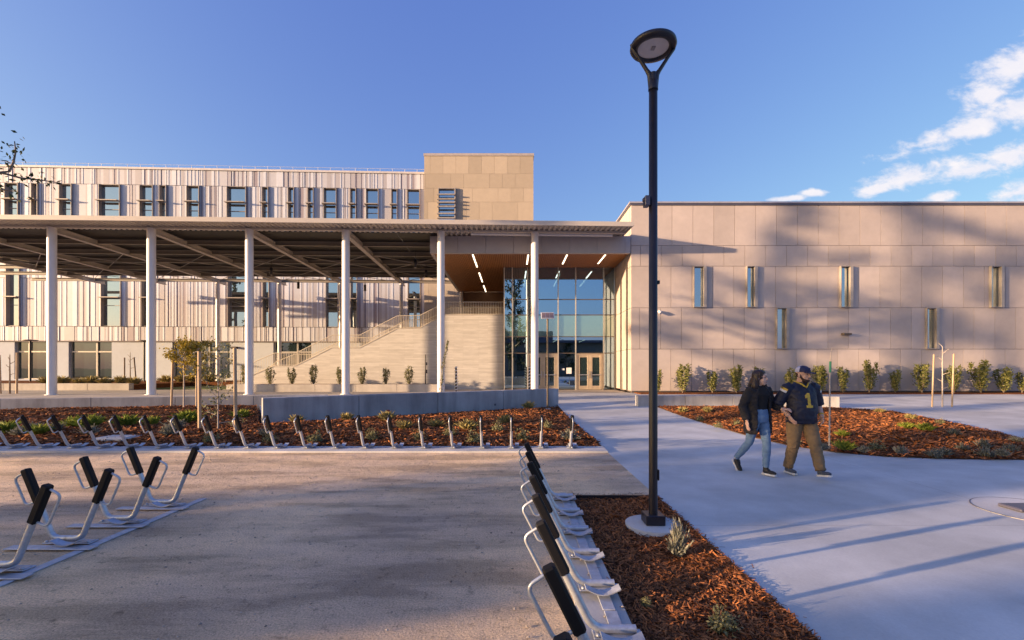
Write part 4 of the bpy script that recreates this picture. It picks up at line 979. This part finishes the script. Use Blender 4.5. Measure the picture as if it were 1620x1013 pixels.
def tree(name, label, cat, loc, h, crown0, r0, seed, nl, L0, levels, nchild, leafn, ll, lw_, tip, trunk_m, leaf_m, group=None, flare=.75, lean=(0, 0), clump=.5, minlevel=1):
    t = thing(name, label, cat, loc, 0, group)
    rp = [(0, 0, -.05), (lean[0] * .2, lean[1] * .2, h * .25), (lean[0] * .5, lean[1] * .5, h * .55), (lean[0], lean[1], h * .85)]
    tr, lf, limb, pts = grow(rp, r0, seed, levels, nchild, .8, .62, leafn, ll, lw_, trunk_m, leaf_m, t, tip, minlevel, clump)
    for i in range(nl):
        f = crown0 + (1 - crown0) * i / max(1, nl - 1); f *= .85; z = h * f
        k = 0
        while k < 2 and pts[k + 1].z < z: k += 1
        p = pts[k].lerp(pts[k + 1], min(1, max(0, (z - pts[k].z) / (pts[k + 1].z - pts[k].z)))); a = i * 2.4 + rnd.uniform(-.3, .3); up = .25 + .75 * (i / max(1, nl - 1))
        d = Vector((math.cos(a) * flare, math.sin(a) * flare, up)).normalized(); sh = math.sin(math.pi * (.22 + .72 * i / max(1, nl - 1))) ** .8
        limb(p, d, L0 * (.35 + .65 * sh) * rnd.uniform(.8, 1.15), r0 * .42, 1)
    tr.build('trunk', trunk_m, t); lf.build('crown', leaf_m, t); return t
def stake(px0, py0, px1, py1, d, zb, label, r=.038, m=None, group='wooden tree stakes'):
    o = Vector((X_at(px1, d), d, zb)); tp = Vector((X_at(px0, d), d, Z_at(py0, d))); mb = MB(); mb.tube([(0, 0, -.1), tp - o], r, 8); ob = mb.build('tree_stake', m or MT['stake'], None, o); tag(ob, label, 'stake', group); return ob
# staked young trees in the bark bed
tree('young_tree', 'young staked tree with yellow green leaves behind the bike docks', 'tree', (X_at(291, 18.0), 18.0, .08), 2.7, .57, .035, 21, 10, .8, 2, 3, 34, .10, .06, .17, MT['palebark'], MT['yleaf'])
tree('young_tree', 'second yellow leaved young tree close by the tall front stake', 'tree', (X_at(312, 17.6), 17.6, .08), 2.7, .55, .035, 22, 9, .75, 2, 3, 26, .10, .06, .16, MT['palebark'], MT['yleaf'])
tree('young_tree', 'thin sparse young tree between the two front stakes', 'tree', (X_at(345, 11.6), 11.6, .1), 2.35, .10, .022, 23, 12, .58, 2, 2, 11, .085, .045, .13, MT['palebark'], MT['shrubd'])
stake(273.5, 566, 271, 650, 18.2, .08, 'wooden stake left of the yellow leaved young tree'); stake(315.5, 556, 316, 687, 11.5, .1, 'tall wooden stake left of the sparse young tree', .042); stake(371.5, 551, 373, 691, 11.3, .1, 'wooden stake right of the sparse young tree', .042)
stake(311, 575, 311, 648, 18.3, .08, 'stake half hidden behind the tall front stake')
# trio on the right plaza
stake(1477.5, 561, 1474.5, 645, 18.8, .12, 'left pale stake of the trio on the right plaza', .03); stake(1509, 560, 1506, 643, 18.8, .12, 'right pale stake of the trio on the right plaza', .03)
tree('bare_sapling', 'thin bare sapling between the two pale stakes on the right plaza', 'tree', (X_at(1491, 18.8), 18.8, .12), 2.9, .3, .03, 31, 7, .34, 1, 0, 2, .06, .03, .05, MT['palebark'], MT['shrubd'])
sa = thing('bare_sapling', 'bare sapling with green tape in the bark bed behind the man', 'tree', (X_at(1312, 9.35), 9.35, .12)); mb = MB(); mb.tube([(0, 0, -.05), (.01, 0, 1.0), (.02, 0, 1.65), (.035, 0, 1.9), (.06, 0, 2.02)], [.018, .016, .013, .009, .004], 7); mb.build('trunk', MT['palebark'], sa); mb = MB(); mb.tube([(.018, 0, 1.50), (.022, 0, 1.73)], .021, 8); mb.build('green_tape', MT['green'], sa)
# far left plaza
stake(27, 558, 26.5, 623, 26.0, .24, 'light wooden stake on the left plaza, right of a thin tree', .05); stake(-1, 562, 1, 624, 26.0, .24, 'light wooden stake at the left edge of the photo', .05)
tree('bare_sapling', 'thin leafless tree on the left plaza beside two light stakes', 'tree', (X_at(15.5, 26), 26, .24), 2.5, .5, .05, 33, 6, .35, 1, 0, 1, .06, .03, .05, MT['bark'], MT['shrubd'])
stake(197, 566, 197, 605, 37, .56, 'left dark stake before the white ground floor wall', .05, MT['bark'], 'dark stakes before the white wall'); stake(212, 565.5, 215.5, 605, 37, .56, 'right dark stake before the white ground floor wall', .05, MT['bark'], 'dark stakes before the white wall')
tree('bare_sapling', 'thin bare sapling between two dark stakes before the white wall', 'tree', (X_at(206, 37), 37, .56), 2.6, .5, .045, 35, 6, .5, 1, 0, 1, .05, .03, .05, MT['bark'], MT['shrubd'])
# big trees: left edge, sun-side row, and behind the camera (seen in the glass)
def big(label, x, y, h, crown0, nl, L0, leafn, ll, tip, seed, flare=.9, levels=2, nch=4, clump=.6, z=-.1):
    return tree('broad_tree', label, 'tree', (x, y, z), h, crown0, h * .018, seed, nl, L0, levels, nch, leafn, ll, ll * .5, tip, MT['bark'], MT['tree'], None, flare, (rnd.uniform(-.3, .3), rnd.uniform(-.3, .3)), clump)
big('dark leafy tree whose twigs enter at the left edge', -19.4, 14.8, 11.7, .77, 13, 2.7, 44, .17, .4, 51)
def at_c(c, x): return (x, c + x / 3.0)
rnd.seed(8)
SUNTREES = [
 # label, offset across the sun direction, x, height, crown start, limbs, limb length, leaves, leaf size, spread
 ('tall open tree first in the sun side row, off the left edge', 21.4, -44, 21, .44, 6, 3.2, 40, .5, .6),
 ('tall open tree second in the sun side row, off the left edge', 17.2, -48, 23, .38, 7, 3.0, 32, .5, .6),
 ('very tall open tree standing behind the sun side row, off the left edge', 19.0, -62, 28, .60, 5, 2.6, 30, .5, .6),
 ('shorter tree third in the sun side row, off the left edge', 12.5, -40, 9.5, .40, 9, 1.0, 34, .45, .4),
 ('dense bushy tree fourth in the sun side row, off the left edge', 7.0, -44, 14, .14, 16, 1.2, 26, .5, .5),
 ('dense bushy tree fifth in the sun side row, off the left edge', 5.6, -40, 13.5, .14, 16, 1.2, 40, .5, .5),
 ('dense bushy tree sixth in the sun side row, off the left edge', 4.75, -36, 12.5, .12, 18, 1.0, 110, .5, .4),
 ('dense bushy tree seventh in the sun side row, off the left edge', 1.5, -41, 12, .14, 18, 1.1, 110, .5, .45),
 ('dense bushy tree eighth in the sun side row, off the left edge', -.6, -37, 12, .14, 18, 1.6, 100, .5, .5),
 ('dense bushy tree ninth in the sun side row, off the left edge', -3.6, -40, 12, .14, 16, 1.9, 44, .55, .6),
 ('dense bushy tree last in the sun side row, off the left edge', -8, -40, 12, .14, 14, 2.2, 44, .55, .6),
]
for i, (lab, c, x, h, cr, nl, L0, ln, ll, tp) in enumerate(SUNTREES):
    big(lab, x, c + x / 3.08, h, cr, nl, L0, ln, ll, tp, 200 + i, nch=2 if i < 4 else 4)
for i, (lab, x, y, h, cr, nl, L0) in enumerate([
 ('tall dark tree behind the camera mirrored in the left glass panes', 0.4, -36, 27, .12, 18, 3.4), ('round tree behind the camera left of the tall dark tree', -14, -44, 9, .25, 10, 2.8), ('round tree behind the camera far left', -30, -60, 15, .2, 12, 5),
 ('low tree behind the camera right of the tall dark tree', 13, -50, 8, .25, 9, 2.6), ('low tree behind the camera far right', 26, -56, 9, .25, 9, 3.0)]):
    big(lab, x, y, h, cr, nl, L0, 30 if i == 0 else 14, .5, .8, 230 + i)
ob = thing('low_building', 'long low building behind the camera, mirrored in the entrance glass', 'building', (16, -62, -.2))
mb = MB(); mb.box(-34, 30, 0, 12, 0, 8.0); mb.build('wall', MT['interior'], ob); mb = MB(); mb.box(-36, 32, -1.6, 13, 8.0, 8.6); mb.box(-20, -6, 3, 10, 8.6, 11); mb.build('roof', MT['coping'], ob)
for k in range(9):
    mb = MB(); mb.box(-31 + k * 7, -27 + k * 7, 12, 12.1, 1.2, 5.8); mb.build('window', MT['glassd'], ob)
# ------------------------------------------------------------------ people
SKIN_W = mat('skin_light', (.64, .40, .30), .55, 0, .05, 8); SKIN_M = mat('skin_warm', (.58, .35, .255), .55, 0, .05, 8)
HAIR = mat('hair_dark_brown', (.030, .014, .010), .45, 0, .35, 30, stretch=(1, 1, .08)); BEARD = mat('beard_brown', (.055, .028, .018), .8, 0, .2, 60)
JKT = mat('black_parka', (.012, .011, .014), .8, 0, .2, 9, .5, 14); TOP = mat('black_knit', (.007, .007, .009), .9); JEAN = mat('light_denim', (.13, .22, .36), .85, 0, .22, 9, .3, 50)
NAVY = mat('navy_jersey', (.006, .009, .030), .6, 0, .2, 7, .5, 12); GOLD = mat('gold_print', (.52, .36, .04), .6); KHAKI = mat('khaki_twill', (.19, .13, .07), .85, 0, .15, 8, .6, 12)
SHOE = mat('black_shoe', (.012, .012, .014), .6); SHOEB = mat('blue_grey_shoe', (.05, .065, .10), .7); SOLE = mat('white_sole', (.6, .6, .6), .6); CAPB = mat('navy_cap', (.015, .02, .07), .7); CAPW = mat('pale_cap_mesh', (.45, .45, .58), .7)
EYE = mat('eye_dark', (.015, .012, .012), .2); LIP = mat('lip', (.33, .11, .09), .5); TEETH = mat('teeth', (.7, .68, .62), .3)
def loft(mb, rings, n=24):
    vs = []; fs = []
    for (x, y, z, rx, ry) in rings:
        for j in range(n):
            a = 2 * math.pi * j / n; vs.append((x + rx * math.cos(a), y + ry * math.sin(a), z))
    k = len(rings)
    for i in range(k - 1):
        for j in range(n): fs.append((i * n + j, i * n + (j + 1) % n, (i + 1) * n + (j + 1) % n, (i + 1) * n + j))
    fs.append(tuple(reversed(range(n)))); fs.append(tuple(range((k - 1) * n, k * n))); mb.add(vs, fs, 0, True)
def ell(mb, c, r, M=None, n=16):
    bm = bmesh.new(); bmesh.ops.create_uvsphere(bm, u_segments=n, v_segments=n // 2 + 2, radius=1.0)
    T = Matrix.Translation(c) @ (M if M is not None else Matrix.Identity(4)) @ Matrix.Diagonal((*r, 1)); mb.bm(bm, 0, T, True)
def fuse(mb, voxel, smooth, name, m, parent, subd=False):
    o = mb.build('tmp', m); md = o.modifiers.new('r', 'REMESH'); md.mode = 'VOXEL'; md.voxel_size = voxel; md.use_smooth_shade = True
    if smooth: s = o.modifiers.new('s', 'SMOOTH'); s.iterations = smooth; s.factor = .5
    dg = bpy.context.evaluated_depsgraph_get(); dg.update(); me = bpy.data.meshes.new_from_object(o.evaluated_get(dg)); me.name = name
    me.polygons.foreach_set('use_smooth', [True] * len(me.polygons)); bpy.data.objects.remove(o)
    if not me.materials: me.materials.append(m)
    ob = bpy.data.objects.new(name, me); col.objects.link(ob); ob.parent = parent; return ob
from mathutils import noise as mnoise
from mathutils.bvhtree import BVHTree
def wrinkle(ob, amp, sc, seed=0):
    """cloth folds or hair locks: push the surface along its normals by stretched noise"""
    me = ob.data; nr = [v.normal.copy() for v in me.vertices]
    for v, n in zip(me.vertices, nr):
        p = Vector((v.co.x * sc[0] + seed, v.co.y * sc[1], v.co.z * sc[2])); k = mnoise.noise(p) + .5 * mnoise.noise(p * 2.3)
        v.co += n * (amp * (1 - 2 * abs(k)) )
    me.update(); return ob
def tree_of(ob): return BVHTree.FromPolygons([v.co.copy() for v in ob.data.vertices], [tuple(p.vertices) for p in ob.data.polygons])
def decal(mb, bvh, poly, to3, back, cell, mi=0, off=.0035):
    """print lying on the cloth: small cells of a flat outline dropped on the surface"""
    xs = [p[0] for p in poly]; zs = [p[1] for p in poly]; cache = {}
    def pt(i, j):
        if (i, j) not in cache:
            h = bvh.ray_cast(to3(min(xs) + i * cell, min(zs) + j * cell), back); cache[(i, j)] = None if h[0] is None else h[0] - back * off
        return cache[(i, j)]
    for i in range(int((max(xs) - min(xs)) / cell) + 1):
        for j in range(int((max(zs) - min(zs)) / cell) + 1):
            if inside(poly, min(xs) + (i + .5) * cell, min(zs) + (j + .5) * cell):
                q = [pt(i, j), pt(i + 1, j), pt(i + 1, j + 1), pt(i, j + 1)]
                if all(x is not None for x in q): mb.add(q, [(0, 1, 2, 3)], mi, True)
def hand(mb, w, d, n, thumb_side, curl):
    w = Vector(w); d = Vector(d).normalized(); n = Vector(n); n = (n - d * n.dot(d)).normalized(); t = d.cross(n)
    M = Matrix((( t.x, d.x, n.x, 0), (t.y, d.y, n.y, 0), (t.z, d.z, n.z, 0), (0, 0, 0, 1)))
    ell(mb, w + d * .048, (.040, .056, .016), M)
    for i, (off, L_) in enumerate(((-.029, .066), (-.010, .078), (.010, .073), (.028, .056))):
        off *= -thumb_side; p = w + d * .088 + t * off; a = 0; pts = [w + d * .06 + t * off * .9, p]
        for seg in (.46, .32, .22):
            a += curl * (.7 + .15 * i); q = pts[-1] + (d * math.cos(a) + n * math.sin(a)) * (L_ * seg); pts.append(q)
        mb.tube(pts, [.0105, .0100, .0092, .0085, .0072], 8)
    b = w + d * .022 + t * (.030 * thumb_side); pts = [b, b + (d * .6 + t * .75 * thumb_side + n * .2).normalized() * .034, b + (d * .8 + t * .55 * thumb_side + n * .35).normalized() * .066, b + (d * .95 + t * .35 * thumb_side + n * .5).normalized() * .088]
    mb.tube(pts, [.014, .012, .0105, .008], 8)
def arm(mb, S, E, W, r): mb.tube([S, Vector(S).lerp(E, .5), E, Vector(E).lerp(W, .35), W], r, 12)
def head(mb, c, yaw, w=1.0, tilt=0.0):
    H = Matrix.Translation(c) @ Matrix.Rotation(yaw, 4, 'Z') @ Matrix.Rotation(tilt, 4, 'X')
    def E(x, y, z, a, b, d): ell(mb, H @ Vector((x * w, y * w, z * w)), (a * w, b * w, d * w), H.to_3x3().to_4x4())
    E(0, -.005, .035, .076, .094, .088); E(0, .022, -.035, .060, .068, .078); E(0, .052, -.092, .030, .030, .022); E(.034, .050, -.03, .026, .026, .028); E(-.034, .050, -.03, .026, .026, .028)
    mb.tube([H @ Vector((0, .086 * w, .018 * w)), H @ Vector((0, .101 * w, -.012 * w)), H @ Vector((0, .112 * w, -.026 * w))], [.010 * w, .012 * w, .014 * w], 8); E(0, .095, -.032, .017, .012, .009)
    E(0, .074, .040, .052, .020, .012); E(.078, -.012, -.008, .010, .020, .032); E(-.078, -.012, -.008, .010, .020, .032); E(0, .080, -.064, .026, .013, .014)
    return H
def face_bits(H, w, parent, smile):
    mb = MB()
    for s in (-1, 1): ell(mb, H @ Vector((s * .031 * w, .079 * w, .012 * w)), (.012 * w, .008 * w, .007 * w), H.to_3x3().to_4x4(), 10)
    mb.build('eyes', EYE, parent)
    mb = MB(); mb.tube([H @ Vector((x * w, (.094 - 7 * x * x) * w, (-.066 + smile * 8 * x * x) * w)) for x in (-.026, -.013, 0, .013, .026)], [.003, .006, .007, .006, .003], 8); mb.build('mouth', LIP, parent)
    mb = MB()
    for s in (-1, 1): mb.tube([H @ Vector((s * x * w, y * w, z * w)) for x, y, z in ((.014, .092, .034), (.031, .090, .041), (.048, .078, .036))], .0045 * w, 6)
    return mb
def shoe(parent, heel, toe, m, h, sole=True):
    heel = Vector(heel); toe = Vector(toe); d = toe - heel; L_ = d.length; d.normalize(); s = Vector((0, 0, 1)).cross(d); s = s.normalized(); u = d.cross(s); M = Matrix(((s.x, d.x, u.x, heel.x), (s.y, d.y, u.y, heel.y), (s.z, d.z, u.z, heel.z), (0, 0, 0, 1)))
    out = [(-.03, 0), (-.04, .06), (-.038, .13), (-.046, .19), (-.040, L_ - .025), (-.02, L_), (.02, L_), (.042, L_ - .025), (.048, .19), (.038, .13), (.04, .06), (.03, 0)]
    a = MB(); ell(a, M @ Vector((0, .075, .055)), (.042, .075, .055), M.to_3x3().to_4x4()); ell(a, M @ Vector((0, L_ * .62, .045)), (.046, L_ * .40, .034), M.to_3x3().to_4x4()); a.tube([M @ Vector((0, .06, .05)), M @ Vector((0, .055, h))], [.043, .041], 12)
    so_ = fuse(a, .008, 3, 'shoe', m, parent)
    b = MB(); b.prism(out, 0, .028, 0, M); b.build('sole', SOLE, so_)
PF = Vector((.30, -.954)); PRZ = math.atan2(-PF.x, PF.y); WB = Vector((3.97, 7.35)); PR = Vector((PF.y, -PF.x))
MBASE = WB - PR * .59 + PF * .26
# woman
V = Vector
wo = thing('person', 'woman with long dark hair in an open black parka and light blue jeans', 'person', (WB.x, WB.y, .006), PRZ)
HC = V((0, .035, 1.545)); HYAW = R(32)
mb = MB(); loft(mb, [(0, 0, .86, .15, .105), (0, 0, .95, .16, .115), (0, 0, 1.06, .125, .095), (0, 0, 1.18, .13, .10), (0, .01, 1.27, .15, .115), (0, 0, 1.35, .155, .09), (0, -.005, 1.41, .09, .065)])
mb.tube([(0, -.01, 1.36), (0, .005, 1.44), (0, .02, 1.53)], [.06, .05, .05], 12)
RS, RE, RW_ = V((.175, 0, 1.365)), V((.265, -.06, 1.10)), V((.26, .03, .865)); LS, LE, LW_ = V((-.175, 0, 1.365)), V((-.28, .01, 1.11)), V((-.27, .21, 1.055))
arm(mb, RS, RE, RW_, [.05, .044, .036, .034, .024]); arm(mb, LS, LE, LW_, [.05, .044, .036, .034, .024])
hand(mb, RW_, (.0, .12, -1), (-1, .25, 0), -1, .28); hand(mb, LW_, (-.12, .9, .06), (-.25, 0, -1), -1, .55)
RH, RK, RA = V((.085, 0, .90)), V((.085, -.10, .50)), V((.075, -.40, .175)); LH, LK, LA = V((-.085, 0, .90)), V((-.08, .085, .49)), V((-.07, .075, .09))
for h_, k_, a_ in ((RH, RK, RA), (LH, LK, LA)): mb.tube([h_, h_.lerp(k_, .5), k_, k_.lerp(a_, .3), a_], [.078, .066, .048, .048, .03], 12)
H = head(mb, HC, HYAW, .98)
wbody = fuse(mb, .0065, 2, 'body', SKIN_W, wo)
br = face_bits(H, .98, wo, .45); br.build('eyebrows', HAIR, wo)
mb = MB(); h3 = H.to_3x3().to_4x4()
ell(mb, H @ V((0, -.022, .045)), (.088, .100, .094), h3); ell(mb, H @ V((0, -.06, -.06)), (.082, .062, .12), h3); ell(mb, H @ V((.074, -.038, -.01)), (.020, .042, .095), h3); ell(mb, H @ V((-.078, -.015, -.02)), (.022, .050, .10), h3); ell(mb, H @ V((0, .012, .085)), (.074, .058, .044), h3)
mb.tube([H @ V((.05, -.06, -.02)), H @ V((.075, -.06, -.12)), (.10, .02, 1.36), (.115, .08, 1.22)], [.05, .05, .044, .016], 10); mb.tube([H @ V((-.06, -.05, -.02)), H @ V((-.08, -.04, -.12)), (-.06, -.08, 1.36), (-.05, -.10, 1.24)], [.055, .055, .045, .016], 10); mb.tube([H @ V((0, -.07, 0)), (0.02, -.10, 1.42), (.03, -.12, 1.24)], [.06, .07, .02], 10)
wrinkle(fuse(mb, .008, 2, 'hair', HAIR, wo), .007, (34, 34, 5))
mb = MB(); loft(mb, [(0, 0, 1.035, .142, .112), (0, 0, 1.10, .140, .112), (0, .006, 1.20, .148, .122), (0, .015, 1.28, .165, .135), (0, .003, 1.36, .165, .105), (0, -.004, 1.425, .085, .07)]); fuse(mb, .012, 2, 'top', TOP, wo)
mb = MB(); loft(mb, [(0, 0, .84, .155, .118), (0, -.005, .90, .172, .130), (0, 0, .98, .158, .120), (0, 0, 1.06, .136, .106)])
for h_, k_, a_ in ((RH, RK, RA), (LH, LK, LA)): mb.tube([h_, h_.lerp(k_, .5), k_, k_.lerp(a_, .3), a_ + (k_ - a_) * .06], [.092, .080, .060, .060, .045], 14)
wrinkle(fuse(mb, .011, 2, 'jeans', JEAN, wo), .005, (11, 11, 22), 3)
mb = MB(); n = 22; rings = [(.66, .225, .165), (.78, .225, .17), (.95, .212, .165), (1.10, .20, .155), (1.22, .20, .155), (1.33, .195, .14), (1.40, .13, .11), (1.45, .085, .09)]
for sgn in (1,):
    vs = []; fs = []; a0, a1 = R(90 + 40), R(450 - 40)
    for (z, rx, ry) in rings:
        op = (1.0 if z < 1.3 else .8)
        for t_, off in ((0, 0), (1, -.028)):
            for j in range(n + 1):
                a = R(90) + R(40) * op + (R(360) - 2 * R(40) * op) * j / n; fold = 1 + .03 * math.sin(7 * a + 9 * z); vs.append(((rx + off) * math.cos(a) * fold, (ry + off) * math.sin(a) * fold - .01, z))
    w2 = 2 * (n + 1)
    for i in range(len(rings) - 1):
        for j in range(n):
            fs.append((i * w2 + j, i * w2 + j + 1, (i + 1) * w2 + j + 1, (i + 1) * w2 + j)); fs.append((i * w2 + n + 1 + j + 1, i * w2 + n + 1 + j, (i + 1) * w2 + n + 1 + j, (i + 1) * w2 + n + 1 + j + 1))
        for j, rev in ((0, True), (n, False)):
            q = (i * w2 + j, i * w2 + n + 1 + j, (i + 1) * w2 + n + 1 + j, (i + 1) * w2 + j); fs.append(tuple(reversed(q)) if not rev else q)
    for i in (0, len(rings) - 1):
        for j in range(n):
            q = (i * w2 + j, i * w2 + n + 1 + j, i * w2 + n + 2 + j, i * w2 + j + 1); fs.append(q if i == 0 else tuple(reversed(q)))
    mb.add(vs, fs, 0, True)
arm(mb, RS + V((-.03, 0, .01)), RE, RW_ + (RE - RW_) * .08, [.078, .074, .064, .062, .052]); arm(mb, LS + V((.03, 0, .01)), LE, LW_ + (LE - LW_) * .08, [.078, .074, .064, .060, .050])
mb.tube([(.085, .06, 1.42), (.10, -.03, 1.445), (.05, -.10, 1.43), (-.05, -.10, 1.43), (-.10, -.03, 1.445), (-.085, .06, 1.42)], [.028, .036, .042, .042, .036, .028], 10)
wrinkle(fuse(mb, .012, 2, 'parka', JKT, wo), .010, (9, 9, 13), 7)
dA = V((0, .62, -.78)).normalized(); shoe(wo, (.075, -.455, .15), (.075, -.455 + .14, .15 - .20), SHOE, .10); shoe(wo, (-.07, .025, .0), (-.06, .28, .012), SHOE, .13)
# man
ma = thing('person', 'bearded man in a navy jersey with a gold number one and khaki trousers', 'person', (MBASE.x, MBASE.y, .006), PRZ + R(-16))
HC = V((0, .05, 1.60)); HYAW = R(26)
mb = MB(); loft(mb, [(0, 0, .86, .19, .15), (0, .02, .98, .20, .17), (0, .02, 1.10, .20, .17), (0, .01, 1.25, .20, .15), (0, 0, 1.38, .195, .12), (0, -.01, 1.45, .12, .09)])
mb.tube([(0, -.01, 1.40), (0, .015, 1.50), (0, .03, 1.58)], [.085, .068, .066], 12)
RS, RE, RW_ = V((.215, 0, 1.40)), V((.325, -.09, 1.13)), V((.265, .11, .955)); LS, LE, LW_ = V((-.215, 0, 1.40)), V((-.325, -.07, 1.12)), V((-.255, .12, .94))
arm(mb, RS, RE, RW_, [.07, .06, .048, .046, .033]); arm(mb, LS, LE, LW_, [.07, .06, .048, .046, .033])
hand(mb, RW_, (-.25, .55, -.75), (-1, 0, .2), -1, .30); hand(mb, LW_, (.25, .45, -.8), (1, 0, .2), 1, .30)
RH, RK, RA = V((.105, 0, .90)), V((.11, -.02, .48)), V((.11, -.16, .09)); LH, LK, LA = V((-.105, 0, .90)), V((-.11, .17, .50)), V((-.11, .30, .12))
for h_, k_, a_ in ((RH, RK, RA), (LH, LK, LA)): mb.tube([h_, h_.lerp(k_, .5), k_, k_.lerp(a_, .3), a_], [.095, .082, .06, .06, .038], 12)
H = head(mb, HC, HYAW, 1.06)
fuse(mb, .0065, 2, 'body', SKIN_M, ma)
br = face_bits(H, 1.06, ma, .8); h3 = H.to_3x3().to_4x4(); w = 1.06
mb = MB(); mb.tube([H @ V((x * w, (.096 - 8 * x * x) * w, (-.060 + 7 * x * x) * w)) for x in (-.018, -.008, 0, .008, .018)], [.002, .0045, .005, .0045, .002], 8); mb.build('teeth', TEETH, ma)
mb = br
mb.build('eyebrows', BEARD, ma); mb = MB(); ell(mb, H @ V((0, .036 * w, -.084 * w)), (.050 * w, .056 * w, .036 * w), h3)
for s_ in (-1, 1):
    mb.tube([H @ V((s_ * .072 * w, -.004 * w, .02 * w)), H @ V((s_ * .068 * w, .006 * w, -.03 * w)), H @ V((s_ * .056 * w, .030 * w, -.066 * w)), H @ V((s_ * .03 * w, .062 * w, -.090 * w))], [.010, .015, .020, .024], 8)
mb.tube([H @ V((x * w, (.098 - 9 * x * x) * w, (-.050 - 5 * x * x) * w)) for x in (-.03, -.015, 0, .015, .03)], .006 * w, 6); ell(mb, H @ V((0, -.045 * w, .01)), (.073 * w, .056 * w, .05 * w), h3)
fuse(mb, .006, 3, 'beard', BEARD, ma)
mb = MB(); bm = bmesh.new(); bmesh.ops.create_uvsphere(bm, u_segments=28, v_segments=14, radius=1.0)
bmesh.ops.bisect_plane(bm, geom=bm.verts[:] + bm.edges[:] + bm.faces[:], plane_co=(0, 0, -.1), plane_no=(0, 0, -1), clear_outer=True)
T = H @ Matrix.Translation((0, -.004, .052 * w)) @ Matrix.Diagonal((.090 * w, .108 * w, .088 * w, 1)); b0 = len(mb.f); mb.bm(bm, 0, T, True)
Hi = H.inverted()
for i in range(b0, len(mb.f)):
    c = sum((V(mb.v[j]) for j in mb.f[i]), V()) / len(mb.f[i]); c = Hi @ c
    if c.y < -.012 and True: mb.m[i] = 1
bp = []; 
for j in range(13):
    a = math.pi * j / 12; bp.append((math.cos(a) * .080 * w, .060 * w + math.sin(a) * .115 * w))
mb.prism(bp + [(-.07 * w, .045 * w), (.07 * w, .045 * w)], .040 * w, .052 * w, 0, H @ Matrix.Rotation(R(-8), 4, 'X'))
ell(mb, H @ V((0, .09 * w, .088 * w)), (.026 * w, .014 * w, .020 * w), h3, 10)
for i in range(len(mb.m)):
    pass
mb.build('cap', [CAPB, CAPW], ma)
mb = MB(); loft(mb, [(0, .005, .835, .222, .175), (0, .018, .93, .224, .19), (0, .022, 1.08, .220, .192), (0, .012, 1.24, .218, .170), (0, .004, 1.37, .212, .135), (0, -.006, 1.44, .15, .105), (0, 0, 1.485, .085, .085)])
for S_, E_ in ((RS, RE), (LS, LE)): mb.tube([S_ * 1.0 + V((-S_.x * .2, 0, .02)), S_, S_.lerp(E_, .55), S_.lerp(E_, 1.0)], [.075, .082, .084, .088], 14)
je = wrinkle(fuse(mb, .012, 3, 'jersey', NAVY, ma), .008, (8, 8, 14), 5); JB = tree_of(je)
mb = MB()
for S_, E_ in ((RS, RE), (LS, LE)):
    sx_ = 1 if S_.x > 0 else -1
    for o_, mi in ((.0, 0), (.045, 1)):
        pts = []
        for k in range(9):
            a = R(-75) + R(150) * k / 8; c = S_ + (E_ - S_) * (.12 + o_ * 2.2); d = (E_ - S_).normalized(); u = V((sx_, 0, .5)); u = (u - d * u.dot(d)).normalized(); v_ = d.cross(u); dirn = u * math.cos(a) + v_ * math.sin(a); row = []
            for e_ in (-.018, .018):
                hit = JB.ray_cast(c + d * e_ + dirn * .3, -dirn); row.append((hit[0] if hit[0] is not None else c + d * e_ + dirn * .085) + dirn * .004)
            pts.append(row)
        for p_, q_ in zip(pts[:-1], pts[1:]): mb.add([p_[0], q_[0], q_[1], p_[1]], [(0, 1, 2, 3)], mi, True)
mb.tube([(.088, .04, 1.482), (.05, .098, 1.455), (0, .135, 1.40), (-.05, .098, 1.455), (-.088, .04, 1.482), (-.07, -.06, 1.495), (0, -.09, 1.50), (.07, -.06, 1.495), (.088, .04, 1.482)], .014, 6, 0)
mb.build('trim', [GOLD, SOLE], je)
one = [(-.062, 0), (.062, 0), (.062, .045), (.030, .045), (.030, .25), (-.012, .25), (-.062, .205), (-.062, .165), (-.026, .175), (-.026, .045), (-.062, .045)]
mb = MB(); decal(mb, JB, [(-x * .85, z * .92) for x, z in one], lambda x, z: V((x, .6, 1.09 + z)), V((0, -1, 0)), .0095); mb.build('number', GOLD, je)
mb = MB(); loft(mb, [(0, 0, .84, .205, .165), (0, 0, .92, .21, .17), (0, .01, 1.0, .205, .17)])
for h_, k_, a_ in ((RH, RK, RA), (LH, LK, LA)): mb.tube([h_, h_.lerp(k_, .5), k_, k_.lerp(a_, .5), a_ + (k_ - a_) * .03], [.118, .106, .084, .078, .072], 14)
wrinkle(fuse(mb, .012, 2, 'trousers', KHAKI, ma), .008, (9, 9, 15), 9)
mb = MB(); 
wr = MB(); d = (LE - LW_).normalized(); wr.tube([LW_ + d * .03, LW_ + d * .055], .040, 12); wr.build('wristband', GOLD, ma)
shoe(ma, (.11, -.22, .0), (.12, .06, .01), SHOEB, .10); shoe(ma, (-.11, .245, .035), (-.115, .515, .085), SHOEB, .10)
